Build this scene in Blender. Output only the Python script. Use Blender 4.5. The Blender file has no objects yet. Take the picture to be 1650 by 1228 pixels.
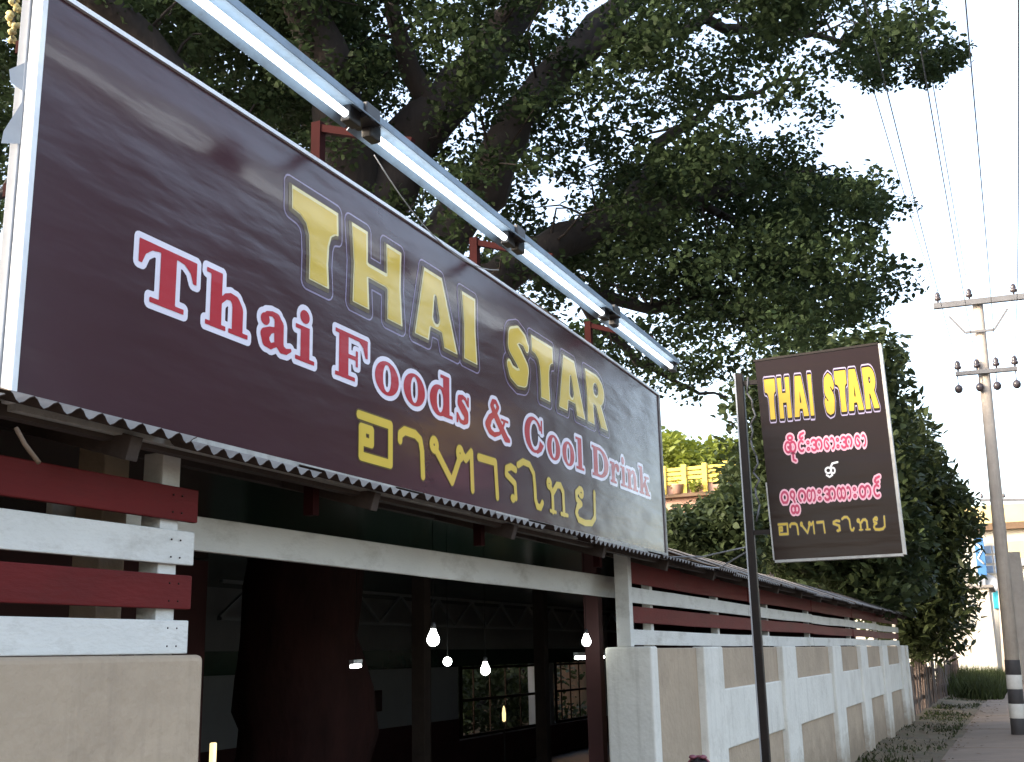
import bpy, bmesh, math, random
import numpy as np
from mathutils import Vector, Matrix
from mathutils.geometry import tessellate_polygon

S = bpy.context.scene
COL = S.collection
R = math.radians
random.seed(7)
RNG = np.random.default_rng(11)

# ------------------------------------------------------------------ camera
EYE = 1.75
F, YAW, PITCH, ROLL = 1850.0, 0.406524, 0.235346, -0.0224742
_fw = np.array([math.cos(PITCH)*math.cos(YAW), math.cos(PITCH)*math.sin(YAW), math.sin(PITCH)])
_r0 = np.array([math.sin(YAW), -math.cos(YAW), 0.0]); _u0 = np.cross(_r0, _fw)
_rt = math.cos(ROLL)*_r0 + math.sin(ROLL)*_u0
_up = -math.sin(ROLL)*_r0 + math.cos(ROLL)*_u0
cd = bpy.data.cameras.new('camera'); cam = bpy.data.objects.new('camera', cd); COL.objects.link(cam)
cd.sensor_fit = 'HORIZONTAL'; cd.sensor_width = 36.0; cd.lens = 36.0*F/1650.0
cd.clip_start = 0.05; cd.clip_end = 3000
m = Matrix([[_rt[i], _up[i], -_fw[i]] for i in range(3)]).to_4x4(); m.translation = (0, 0, EYE)
cam.matrix_world = m
S.camera = cam

# ------------------------------------------------------------------ world, sun, exposure
SUN_EL, SUN_AZ = R(20), R(-42)          # azimuth clockwise from +Y: low sun behind the building, to the left
w = bpy.data.worlds.new("World"); S.world = w; w.use_nodes = True
nt = w.node_tree; nt.nodes.clear()
sky = nt.nodes.new('ShaderNodeTexSky'); sky.sky_type = 'NISHITA'; sky.sun_disc = False
sky.sun_elevation = SUN_EL; sky.sun_rotation = SUN_AZ
sky.air_density = 1.0; sky.dust_density = 3.0; sky.ozone_density = 1.0
hs = nt.nodes.new('ShaderNodeHueSaturation'); hs.inputs['Saturation'].default_value = 0.72
bg = nt.nodes.new('ShaderNodeBackground'); bg.inputs['Strength'].default_value = 0.15
wo = nt.nodes.new('ShaderNodeOutputWorld')
nt.links.new(sky.outputs[0], hs.inputs['Color']); nt.links.new(hs.outputs[0], bg.inputs['Color']); nt.links.new(bg.outputs[0], wo.inputs['Surface'])
sl = bpy.data.lights.new('sun', 'SUN'); sl.energy = 1.2; sl.angle = R(10); sl.color = (1.0, 0.86, 0.66)
so = bpy.data.objects.new('sun', sl); COL.objects.link(so)
sd = Vector((math.cos(SUN_EL)*math.sin(SUN_AZ), math.cos(SUN_EL)*math.cos(SUN_AZ), math.sin(SUN_EL)))
so.rotation_euler = (-sd).to_track_quat('-Z', 'Y').to_euler(); so.location = (-20, 20, 20)
vs = S.view_settings; vs.view_transform = 'Standard'; vs.look = 'None'; vs.gamma = 1.0; vs.use_curve_mapping = False
vs.exposure = 2.42

# ------------------------------------------------------------------ materials
def mat(name, col, rough=0.7, var=0.15, scale=4.0, bump=0.0, bscale=40.0, metal=0.0, spec=0.5, dirt=None, dscale=2.0, damt=0.4, emit=None, estr=0.0, trans=0.0, stretch=(1, 1, 1), splash=None, streak=None):
    m = bpy.data.materials.new(name); m.use_nodes = True
    n, l = m.node_tree.nodes, m.node_tree.links
    b = n['Principled BSDF']
    b.inputs['Roughness'].default_value = rough; b.inputs['Metallic'].default_value = metal
    b.inputs['Specular IOR Level'].default_value = spec
    tc = n.new('ShaderNodeTexCoord'); mp = n.new('ShaderNodeMapping'); mp.inputs['Scale'].default_value = stretch
    l.new(tc.outputs['Object'], mp.inputs['Vector'])
    cur = None
    if var > 0:
        tx = n.new('ShaderNodeTexNoise'); tx.inputs['Scale'].default_value = scale; tx.inputs['Detail'].default_value = 6; tx.inputs['Roughness'].default_value = 0.65
        l.new(mp.outputs[0], tx.inputs['Vector'])
        cr = n.new('ShaderNodeValToRGB')
        cr.color_ramp.elements[0].position = 0.3; cr.color_ramp.elements[1].position = 0.7
        cr.color_ramp.elements[0].color = [c*(1-var) for c in col] + [1]; cr.color_ramp.elements[1].color = [min(1, c*(1+var)) for c in col] + [1]
        l.new(tx.outputs['Fac'], cr.inputs['Fac']); cur = cr.outputs[0]
    if dirt is not None:
        t2 = n.new('ShaderNodeTexNoise'); t2.inputs['Scale'].default_value = dscale; t2.inputs['Detail'].default_value = 8; t2.inputs['Roughness'].default_value = 0.75
        l.new(mp.outputs[0], t2.inputs['Vector'])
        r2 = n.new('ShaderNodeMapRange'); r2.inputs[1].default_value = 0.5; r2.inputs[2].default_value = 0.75; r2.inputs[3].default_value = 0; r2.inputs[4].default_value = damt
        l.new(t2.outputs['Fac'], r2.inputs[0])
        mx = n.new('ShaderNodeMix'); mx.data_type = 'RGBA'
        l.new(r2.outputs[0], mx.inputs[0])
        if cur: l.new(cur, mx.inputs[6])
        else: mx.inputs[6].default_value = (*col, 1)
        mx.inputs[7].default_value = (*dirt, 1); cur = mx.outputs[2]
    if streak is not None:      # rain streaks down from the top edge
        m4 = n.new('ShaderNodeMapping'); m4.inputs['Scale'].default_value = (5, 5, .32); l.new(tc.outputs['Object'], m4.inputs['Vector'])
        n4 = n.new('ShaderNodeTexNoise'); n4.inputs['Scale'].default_value = 2.6; n4.inputs['Detail'].default_value = 7; n4.inputs['Roughness'].default_value = .7; l.new(m4.outputs[0], n4.inputs['Vector'])
        r4 = n.new('ShaderNodeMapRange'); r4.inputs[1].default_value = .52; r4.inputs[2].default_value = .78; r4.inputs[3].default_value = 0; r4.inputs[4].default_value = .5; l.new(n4.outputs['Fac'], r4.inputs[0])
        m5 = n.new('ShaderNodeMix'); m5.data_type = 'RGBA'; l.new(r4.outputs[0], m5.inputs[0]); l.new(cur, m5.inputs[6]); m5.inputs[7].default_value = (*streak, 1); cur = m5.outputs[2]
    if splash is not None:      # mud splashed up the foot of a wall, ragged at its top
        sx = n.new('ShaderNodeSeparateXYZ'); l.new(tc.outputs['Object'], sx.inputs[0])
        ns = n.new('ShaderNodeTexNoise'); ns.inputs['Scale'].default_value = 3.5; ns.inputs['Detail'].default_value = 8; ns.inputs['Roughness'].default_value = .75
        l.new(tc.outputs['Object'], ns.inputs['Vector'])
        ma = n.new('ShaderNodeMath'); ma.operation = 'MULTIPLY_ADD'; ma.inputs[1].default_value = -1.1; l.new(ns.outputs['Fac'], ma.inputs[0]); l.new(sx.outputs['Z'], ma.inputs[2])
        mr = n.new('ShaderNodeMapRange'); mr.inputs[1].default_value = -.35; mr.inputs[2].default_value = .12; mr.inputs[3].default_value = .85; mr.inputs[4].default_value = 0
        l.new(ma.outputs[0], mr.inputs[0])
        m3 = n.new('ShaderNodeMix'); m3.data_type = 'RGBA'; l.new(mr.outputs[0], m3.inputs[0]); l.new(cur, m3.inputs[6]); m3.inputs[7].default_value = (*splash, 1); cur = m3.outputs[2]
    if cur: l.new(cur, b.inputs['Base Color'])
    else: b.inputs['Base Color'].default_value = (*col, 1)
    if bump > 0:
        t3 = n.new('ShaderNodeTexNoise'); t3.inputs['Scale'].default_value = bscale; t3.inputs['Detail'].default_value = 6
        l.new(mp.outputs[0], t3.inputs['Vector'])
        bp = n.new('ShaderNodeBump'); bp.inputs['Strength'].default_value = bump; bp.inputs['Distance'].default_value = 0.02
        l.new(t3.outputs['Fac'], bp.inputs['Height']); l.new(bp.outputs[0], b.inputs['Normal'])
    if emit:
        b.inputs['Emission Color'].default_value = (*emit, 1); b.inputs['Emission Strength'].default_value = estr
    if trans > 0:
        tr = n.new('ShaderNodeBsdfTranslucent'); ms = n.new('ShaderNodeMixShader'); ms.inputs[0].default_value = trans
        if cur: l.new(cur, tr.inputs['Color'])
        else: tr.inputs['Color'].default_value = (*col, 1)
        l.new(b.outputs[0], ms.inputs[1]); l.new(tr.outputs[0], ms.inputs[2]); l.new(ms.outputs[0], n['Material Output'].inputs['Surface'])
    return m

def vinyl(name, col, var=0.06, spec=0.42):
    """printed banner vinyl: glossy, with stretched wrinkles that run through print and ground alike"""
    m = bpy.data.materials.new(name); m.use_nodes = True
    n, l = m.node_tree.nodes, m.node_tree.links
    b = n['Principled BSDF']; b.inputs['Roughness'].default_value = 0.2; b.inputs['Specular IOR Level'].default_value = spec
    tc = n.new('ShaderNodeTexCoord')
    mp = n.new('ShaderNodeMapping'); mp.inputs['Scale'].default_value = (1.3, 1, 5.5); mp.inputs['Rotation'].default_value = (0, R(12), 0)
    l.new(tc.outputs['Object'], mp.inputs['Vector'])
    a = n.new('ShaderNodeTexNoise'); a.inputs['Scale'].default_value = 1.6; a.inputs['Detail'].default_value = 3; a.inputs['Roughness'].default_value = 0.4; a.inputs['Distortion'].default_value = 0.0
    l.new(mp.outputs[0], a.inputs['Vector'])
    mp2 = n.new('ShaderNodeMapping'); mp2.inputs['Scale'].default_value = (1.0, 1, 0.5); mp2.inputs['Rotation'].default_value = (0, R(-20), 0)
    l.new(tc.outputs['Object'], mp2.inputs['Vector'])
    c = n.new('ShaderNodeTexNoise'); c.inputs['Scale'].default_value = 1.1; c.inputs['Detail'].default_value = 2
    l.new(mp2.outputs[0], c.inputs['Vector'])
    ad = n.new('ShaderNodeMath'); ad.operation = 'MULTIPLY_ADD'; ad.inputs[1].default_value = 1.6
    l.new(c.outputs['Fac'], ad.inputs[0]); l.new(a.outputs['Fac'], ad.inputs[2])
    bp = n.new('ShaderNodeBump'); bp.inputs['Strength'].default_value = 0.16; bp.inputs['Distance'].default_value = 0.03
    l.new(ad.outputs[0], bp.inputs['Height']); l.new(bp.outputs[0], b.inputs['Normal'])
    t = n.new('ShaderNodeTexNoise'); t.inputs['Scale'].default_value = 2.5; t.inputs['Detail'].default_value = 5
    l.new(tc.outputs['Object'], t.inputs['Vector'])
    cr = n.new('ShaderNodeValToRGB')
    cr.color_ramp.elements[0].color = [x*(1-var*2) for x in col] + [1]; cr.color_ramp.elements[1].color = [min(1, x*(1+var*2)) for x in col] + [1]
    l.new(t.outputs['Fac'], cr.inputs['Fac']); l.new(cr.outputs[0], b.inputs['Base Color'])
    return m

M = {}
M['white'] = mat('white_paint', (.66, .65, .62), .6, .08, 3, .2, 60, dirt=(.26, .23, .19), dscale=4, damt=.6, stretch=(.6, 1, 1.4))
M['whitewall'] = mat('white_wall_paint', (.72, .69, .63), .75, .06, 2, .35, 22, dirt=(.36, .32, .26), dscale=1.8, damt=.5, splash=(.26, .20, .14), streak=(.38, .35, .30))
M['red'] = mat('dark_red_paint', (.115, .010, .010), .6, .2, 3, .15, 50, spec=.2, dirt=(.06, .016, .014), dscale=4, damt=.5, stretch=(.4, 1, 1.5))
M['beige'] = mat('beige_render', (.42, .325, .235), .85, .12, 1.5, .45, 18, dirt=(.24, .18, .13), dscale=1.4, damt=.6, splash=(.22, .165, .115), streak=(.25, .19, .14))
M['tin'] = mat('weathered_tin', (.19, .175, .165), .7, .35, 3, .2, 20, dirt=(.09, .05, .03), dscale=2.5, damt=.8)
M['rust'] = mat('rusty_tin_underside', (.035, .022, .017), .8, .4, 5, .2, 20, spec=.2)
M['timber'] = mat('dark_timber', (.045, .03, .024), .8, .3, 5, .3, 30)
M['alu'] = mat('white_metal_trim', (.72, .73, .75), .35, .08, 6, .05, 40, metal=.2, dirt=(.4, .4, .4), dscale=8, damt=.3)
M['trim'] = mat('dull_trim', (.36, .35, .33), .5, .2, 9, dirt=(.12, .10, .09), dscale=10, damt=.7)
M['greymetal'] = mat('grey_metal', (.33, .34, .36), .45, .12, 5, .05, 30, metal=.4)
M['redsteel'] = mat('red_oxide_steel', (.022, .004, .004), .9, .2, 6, spec=.1)
M['blacksteel'] = mat('black_brown_steel', (.012, .008, .007), .5, .25, 6, spec=.2, dirt=(.05, .03, .02), dscale=9, damt=.3)
M['lampwhite'] = mat('lamp_enamel', (.20, .26, .33), .5, .2, 5, dirt=(.10, .10, .10), dscale=9, damt=.6)
M['tube'] = mat('fluorescent_glow', (1, 1, 1), .4, 0, emit=(.86, .95, 1.0), estr=1.15)
M['bulb'] = mat('bulb_glow', (1, 1, 1), .4, 0, emit=(.93, 1.0, .93), estr=6.0)
M['warmglow'] = mat('warm_glow', (1, .85, .5), .4, 0, emit=(1.0, .78, .35), estr=.3)
M['cap'] = mat('dark_plastic', (.03, .028, .03), .45, .1, 5)
M['banner'] = vinyl('banner_vinyl_plum', (.052, .022, .030))
M['gold'] = vinyl('print_gold', (.62, .44, .075))
M['cream'] = vinyl('print_cream', (.74, .66, .38))
M['olive'] = vinyl('print_olive_brown', (.12, .085, .04))
M['lilac'] = vinyl('print_lilac', (.30, .25, .38))
M['lilacwhite'] = vinyl('print_lilac_white', (.74, .70, .80))
M['printred'] = vinyl('print_red', (.42, .035, .05))
M['panel'] = vinyl('sign_panel_vinyl', (.013, .006, .006), spec=.12)
M['pyellow'] = vinyl('print_yellow', (.44, .30, .03), spec=.2)
M['ppink'] = vinyl('print_pink_white', (.74, .40, .48), spec=.2)
M['pred'] = vinyl('print_crimson', (.45, .04, .10), spec=.2)
M['pwhite'] = vinyl('print_white', (.78, .74, .74))
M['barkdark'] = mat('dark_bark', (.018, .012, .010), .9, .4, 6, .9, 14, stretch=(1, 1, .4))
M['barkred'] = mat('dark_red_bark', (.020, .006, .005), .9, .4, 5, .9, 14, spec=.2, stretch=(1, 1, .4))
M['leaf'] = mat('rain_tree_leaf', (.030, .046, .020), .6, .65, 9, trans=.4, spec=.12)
M['leafmango'] = mat('mango_leaf', (.042, .054, .020), .5, .55, 4, trans=.3, spec=.2)
M['leafdark'] = mat('dark_shrub_leaf', (.036, .050, .020), .55, .55, 4, trans=.3, spec=.2)
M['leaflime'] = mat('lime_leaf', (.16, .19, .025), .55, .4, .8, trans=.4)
M['grass'] = mat('grass_blade', (.035, .045, .014), .7, .5, .8, trans=.2, spec=.2)
M['dirt'] = mat('dry_earth', (.11, .08, .045), .95, .4, .9, .6, 9, dirt=(.045, .047, .02), dscale=.8, damt=.8)
M['concrete'] = mat('path_concrete', (.17, .122, .088), .9, .18, 1.2, .35, 12, dirt=(.085, .065, .05), dscale=.9, damt=.6)
M['asphalt'] = mat('asphalt', (.05, .048, .046), .9, .2, 3, .4, 40)
M['poleconc'] = mat('pole_concrete', (.40, .34, .285), .85, .12, 2.5, .3, 20, dirt=(.2, .16, .13), dscale=2, damt=.5, streak=(.19, .16, .13))
M['poleblack'] = mat('pole_black_paint', (.035, .03, .03), .7, .2, 5)
M['polewhite'] = mat('pole_white_paint', (.55, .52, .47), .7, .15, 5)
M['steelarm'] = mat('crossarm_steel', (.10, .10, .11), .6, .2, 5)
M['porcelain'] = mat('insulator_glaze', (.05, .04, .045), .25, .2, 5)
M['wire'] = mat('wire_rubber', (.10, .10, .11), .6, 0)
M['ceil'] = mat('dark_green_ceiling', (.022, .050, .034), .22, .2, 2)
M['cord'] = mat('black_cord', (.008, .008, .008), .8, 0, spec=.1)
M['windowframe'] = mat('dark_window_timber', (.02, .012, .008), .8, .2, 4, spec=.1)
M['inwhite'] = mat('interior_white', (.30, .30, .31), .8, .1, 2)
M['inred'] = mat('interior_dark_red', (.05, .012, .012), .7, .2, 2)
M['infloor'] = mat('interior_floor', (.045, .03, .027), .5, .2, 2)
M['pic'] = mat('picture_print', (.05, .02, .02), .5, .4, 14)
M['chrome'] = mat('chrome', (.6, .6, .62), .15, 0, metal=1.0)
M['yellowpaint'] = mat('yellow_paint', (.62, .46, .07), .6, .12, 3)
M['pinkwall'] = mat('pink_render', (.42, .25, .19), .85, .15, 2)
M['creamwall'] = mat('cream_render', (.52, .42, .20), .85, .08, 1)
M['palewall'] = mat('pale_render', (.44, .41, .36), .85, .08, 1, dirt=(.45, .42, .38), dscale=.7, damt=.4)
M['brown'] = mat('brown_timber', (.11, .065, .035), .75, .25, 4)
M['blueglass'] = mat('blue_tinted_glass', (.10, .17, .30), .15, .3, 1.5)
M['blueboard'] = mat('blue_board', (.03, .12, .28), .4, .25, 2)
M['cyanboard'] = mat('cyan_board', (.05, .48, .62), .4, .1, 2)
M['slat'] = mat('old_fence_wood', (.085, .06, .05), .9, .4, 4, .4, 20)
M['skin'] = mat('skin', (.33, .19, .12), .55, .06, 8)
M['hair'] = mat('black_hair', (.012, .009, .009), .35, .3, 30, .6, 120, stretch=(1, 1, .2))
M['pinkband'] = mat('pink_hair_band', (.20, .06, .08), .45, .1, 8)
M['shirt'] = mat('shirt_cloth', (.30, .09, .10), .85, .1, 10, .2, 80)
M['shorts'] = mat('shorts_cloth', (.05, .06, .10), .85, .1, 10, .2, 80)
M['garland'] = mat('dried_flowers', (.42, .34, .14), .8, .3, 20)

# ------------------------------------------------------------------ helpers
ORG = {}
def at(px, py, t):
    """a point t metres down the viewing axis at photo pixel px, py (authoring aid for placing far things)"""
    d = _fw + _rt*(px-825)/F + _up*(614-py)/F
    return Vector((d[0]*t, d[1]*t, d[2]*t + EYE))

class MB:
    def __init__(s): s.v = []; s.f = []; s.mi = []; s.smooth = []
    def add(s, v, f, mi=0, sm=False):
        o = len(s.v); s.v += [tuple(p) for p in v]
        for q in f: s.f.append([i+o for i in q]); s.mi.append(mi); s.smooth.append(sm)
    def box(s, x0, x1, y0, y1, z0, z1, mi=0):
        v = [(x, y, z) for x in (x0, x1) for y in (y0, y1) for z in (z0, z1)]
        s.add(v, [(0, 1, 3, 2), (4, 6, 7, 5), (0, 4, 5, 1), (2, 3, 7, 6), (0, 2, 6, 4), (1, 5, 7, 3)], mi)
    def bar(s, p, q, w, h, upv=(0, 0, 1), mi=0):
        p, q = Vector(p), Vector(q); d = (q-p).normalized(); u = Vector(upv)
        a = d.cross(u)
        if a.length < 1e-4: a = d.cross(Vector((1, 0, 0)))
        a.normalize(); b = a.cross(d).normalized()
        v = []
        for c in (p, q):
            for sa, sb in ((-1, -1), (1, -1), (1, 1), (-1, 1)): v.append(c + a*sa*w/2 + b*sb*h/2)
        s.add(v, [(0, 3, 2, 1), (4, 5, 6, 7), (0, 1, 5, 4), (1, 2, 6, 5), (2, 3, 7, 6), (3, 0, 4, 7)], mi)
    def tube(s, pts, rad, n=8, mi=0, sm=True, jit=0.0):
        pts = [Vector(p) for p in pts]
        if not hasattr(rad, '__len__'): rad = [rad]*len(pts)
        v = []; ref = None
        for i, p in enumerate(pts):
            d = (pts[min(i+1, len(pts)-1)] - pts[max(i-1, 0)]).normalized()
            if ref is None:
                ref = d.cross(Vector((0, 0, 1)) if abs(d.z) < .9 else Vector((1, 0, 0))).normalized()
            a = (ref - d*ref.dot(d)).normalized(); b = d.cross(a); ref = a
            for k in range(n):
                t = 2*math.pi*k/n; r = rad[i]*(1 + random.uniform(-jit, jit))
                v.append(p + (a*math.cos(t) + b*math.sin(t))*r)
        f = []
        for i in range(len(pts)-1):
            for k in range(n): f.append((i*n+k, i*n+(k+1) % n, (i+1)*n+(k+1) % n, (i+1)*n+k))
        f.append(tuple(reversed(range(n)))); f.append(tuple(range((len(pts)-1)*n, len(pts)*n)))
        s.add(v, f, mi, sm)
    def lathe(s, base, prof, n=16, mi=0, axis=(0, 0, 1)):
        ax = Vector(axis).normalized(); a = ax.cross(Vector((1, 0, 0)) if abs(ax.x) < .9 else Vector((0, 1, 0))).normalized(); b = ax.cross(a)
        base = Vector(base); v = []
        for r, z in prof:
            for k in range(n):
                t = 2*math.pi*k/n; v.append(base + ax*z + (a*math.cos(t)+b*math.sin(t))*max(r, 1e-4))
        f = []
        for i in range(len(prof)-1):
            for k in range(n): f.append((i*n+k, i*n+(k+1) % n, (i+1)*n+(k+1) % n, (i+1)*n+k))
        f.append(tuple(reversed(range(n)))); f.append(tuple(range((len(prof)-1)*n, len(prof)*n)))
        s.add(v, f, mi, True)
    def build(s, name, mt, parent=None, bevel=0.0, seg=2):
        o = ORG.get(parent.name, Vector((0, 0, 0))) if parent else Vector((0, 0, 0))
        me = bpy.data.meshes.new(name)
        me.from_pydata([(p[0]-o.x, p[1]-o.y, p[2]-o.z) for p in s.v], [], s.f)
        mts = mt if isinstance(mt, (list, tuple)) else [mt]
        for q in mts: me.materials.append(q)
        me.polygons.foreach_set('material_index', s.mi); me.polygons.foreach_set('use_smooth', s.smooth)
        if bevel > 0:
            bm = bmesh.new(); bm.from_mesh(me)
            bmesh.ops.bevel(bm, geom=list(bm.edges), offset=bevel, segments=seg, affect='EDGES', profile=.5)
            bm.to_mesh(me); bm.free()
        me.update()
        ob = bpy.data.objects.new(name, me); COL.objects.link(ob)
        if parent: ob.parent = parent; ORG[ob.name] = o.copy()
        return ob

def tag(o, label, cat, group=None, kind=None):
    o['label'] = label; o['category'] = cat
    if group: o['group'] = group
    if kind: o['kind'] = kind
    return o
def thing(name, label, cat, loc=(0, 0, 0), group=None):
    o = bpy.data.objects.new(name, None); COL.objects.link(o); o.location = loc; o.empty_display_size = .2
    ORG[o.name] = Vector(loc); tag(o, label, cat, group); return o
def struct(o): o['kind'] = 'structure'; return o
def dup(root, loc, label=None):
    r = root.copy(); COL.objects.link(r); r.location = loc
    if label: r['label'] = label
    for ch in root.children:
        c = ch.copy(); COL.objects.link(c); c.parent = r
        for g in ch.children:
            d = g.copy(); COL.objects.link(d); d.parent = c
    return r
def share(src, parent, loc):
    """another piece with the same mesh under parent"""
    c = src.copy(); COL.objects.link(c); c.parent = parent; c.location = loc; return c

# ------------------------------------------------------------------ lettering: shapes as distance fields, traced to clean outlines
def sbox(x0, y0, x1, y1):
    def g(x, y):
        dx = np.abs(x-(x0+x1)/2) - (x1-x0)/2; dy = np.abs(y-(y0+y1)/2) - (y1-y0)/2
        return np.hypot(np.maximum(dx, 0), np.maximum(dy, 0)) + np.minimum(np.maximum(dx, dy), 0)
    return g
def sell(cx, cy, rx, ry):
    def g(x, y):
        px, py = (x-cx), (y-cy)
        k1 = np.hypot(px/rx, py/ry); k2 = np.hypot(px/rx**2, py/ry**2) + 1e-9
        return k1*(k1-1)/k2
    return g
def spoly(P):
    P = np.array(P, float)
    def g(x, y):
        d = np.full(x.shape, 1e9); s = np.ones(x.shape); n = len(P)
        for i in range(n):
            ax, ay = P[i]; bx, by = P[i-1]
            ex, ey = bx-ax, by-ay; wx, wy = x-ax, y-ay
            t = np.clip((wx*ex+wy*ey)/(ex*ex+ey*ey+1e-12), 0, 1)
            d = np.minimum(d, (wx-ex*t)**2 + (wy-ey*t)**2)
            c1 = y >= ay; c2 = y < by; c3 = ex*wy > ey*wx
            s = np.where((c1 & c2 & c3) | (~c1 & ~c2 & ~c3), -s, s)
        return s*np.sqrt(d)
    return g
def sstroke(P, r=None):
    P = [tuple(p) if len(p) == 3 else (p[0], p[1], r) for p in P]
    def g(x, y):
        d = np.full(x.shape, 1e9)
        for (ax, ay, ra), (bx, by, rb) in zip(P[:-1], P[1:]):
            ex, ey = bx-ax, by-ay; wx, wy = x-ax, y-ay
            t = np.clip((wx*ex+wy*ey)/(ex*ex+ey*ey+1e-12), 0, 1)
            d = np.minimum(d, np.hypot(wx-ex*t, wy-ey*t) - (ra+(rb-ra)*t))
        return d
    return g
def sring(cx, cy, rx, ry, r):
    return sstroke([(cx+rx*math.cos(t), cy+ry*math.sin(t)) for t in np.linspace(0, 2*math.pi, 17)], r)
def sarc(cx, cy, rx, ry, a0, a1, r):
    return sstroke([(cx+rx*math.cos(R(t)), cy+ry*math.sin(R(t))) for t in np.linspace(a0, a1, 13)], r)
def U(*g): return lambda x, y: np.minimum.reduce([q(x, y) for q in g])
def D(a, *b): return lambda x, y: np.maximum.reduce([a(x, y)] + [-q(x, y) for q in b])
def I(a, b): return lambda x, y: np.maximum(a(x, y), b(x, y))

def contours(Z, xs, ys):
    """marching squares at zero: closed loops round the negative area"""
    ins = Z < 0; ny, nx = Z.shape
    code = ins[:-1, :-1]*1 + ins[:-1, 1:]*2 + ins[1:, 1:]*4 + ins[1:, :-1]*8
    def ep(i, j, e):
        (i0, j0), (i1, j1) = {0: ((i, j), (i, j+1)), 1: ((i, j+1), (i+1, j+1)), 2: ((i+1, j), (i+1, j+1)), 3: ((i, j), (i+1, j))}[e]
        a, b = Z[i0, j0], Z[i1, j1]; t = a/(a-b)
        return ((i0, j0, i1, j1), (xs[j0]+(xs[j1]-xs[j0])*t, ys[i0]+(ys[i1]-ys[i0])*t))
    TB = {1: [(3, 0)], 2: [(0, 1)], 3: [(3, 1)], 4: [(1, 2)], 5: [(3, 2), (1, 0)], 6: [(0, 2)], 7: [(3, 2)], 8: [(2, 3)], 9: [(2, 0)], 10: [(0, 3), (2, 1)], 11: [(2, 1)], 12: [(1, 3)], 13: [(1, 0)], 14: [(0, 3)]}
    nxt = {}; pos = {}
    for i, j in zip(*np.nonzero((code > 0) & (code < 15))):
        for a, b in TB[int(code[i, j])]:
            ka, pa = ep(i, j, a); kb, pb = ep(i, j, b); pos[ka] = pa; pos[kb] = pb; nxt[ka] = kb
    loops = []
    while nxt:
        k0, k = next(iter(nxt.items())); lp = [pos[k0]]; del nxt[k0]
        while k != k0 and k in nxt:
            lp.append(pos[k]); k = nxt.pop(k)
        if len(lp) > 5: loops.append(lp)
    return loops
def simplify(lp, tol):
    P = np.array(lp)
    def rec(a, b):
        if b <= a+1: return []
        seg = P[b]-P[a]; L = np.hypot(*seg)+1e-12
        d = np.abs((P[a+1:b, 0]-P[a, 0])*seg[1]-(P[a+1:b, 1]-P[a, 1])*seg[0])/L
        k = int(np.argmax(d))
        if d[k] < tol: return []
        k += a+1; return rec(a, k)+[k]+rec(k, b)
    h = len(P)//2
    idx = [0]+rec(0, h)+[h]+rec(h, len(P)-1)+[len(P)-1]
    return [tuple(P[i]) for i in idx]

def inside(P, x, y):
    P = np.array(P, float); r = np.zeros(x.shape, bool); j = len(P)-1
    for i in range(len(P)):
        xi, yi = P[i]; xj, yj = P[j]
        c = ((yi > y) != (yj > y)) & (x < (xj-xi)*(y-yi)/(yj-yi+1e-12)+xi); r ^= c; j = i
    return r
class Print:
    """lettering laid on a sheet: each layer a hair proud of the one below"""
    def __init__(s, to3d): s.mb = MB(); s.to3d = to3d
    def glyph(s, g, u0, v0, su, sv, layers, box, res=0.016):
        s.k = getattr(s, 'k', 0)+1; jl = .00035*(s.k % 2)
        """layers: (material index, level in metres outwards, shift u, shift v in metres, lift)"""
        x0, y0, x1, y1 = box
        step = res
        xs = np.arange(x0-.35, x1+.35, step); ys = np.arange(y0-.35, y1+.35, step)
        X, Y = np.meshgrid(xs, ys)
        sc = math.sqrt(su*sv)
        for mi, off, du, dv, lift in layers:
            Z = g(X-du/su, Y-dv/sv)*sc - off
            lps = [simplify(l, .0045) for l in contours(Z, xs, ys)]
            lps = [l for l in lps if len(l) >= 3]
            if not lps: continue
            area = lambda l: sum(l[i-1][0]*l[i][1]-l[i][0]*l[i-1][1] for i in range(len(l)))/2
            big = max(lps, key=lambda l: abs(area(l))); sg = 1 if area(big) > 0 else -1
            outs = [l for l in lps if area(l)*sg > 0]; ins_ = [l for l in lps if area(l)*sg <= 0]
            for o_ in outs:
              grp = [o_] + [h for h in ins_ if inside(o_, np.array([h[0][0]]), np.array([h[0][1]]))[0]]
              s.fill(grp, u0, v0, su, sv, lift+jl, mi)
    def fill(s, lps, u0, v0, su, sv, lift, mi):
            pol = [[Vector((p[0], p[1], 0)) for p in l] for l in lps]
            flat = [p for l in lps for p in l]
            tris = tessellate_polygon(pol)
            vv = [s.to3d(u0+p[0]*su, v0+p[1]*sv, lift) for p in flat]
            fixed = []
            for t in tris:
                a, b, c = (flat[i] for i in t)
                ar = (b[0]-a[0])*(c[1]-a[1])-(b[1]-a[1])*(c[0]-a[0])
                if abs(ar) < 1e-9: continue
                fixed.append(t if ar > 0 else (t[0], t[2], t[1]))
            s.mb.add(vv, fixed, mi)

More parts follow.
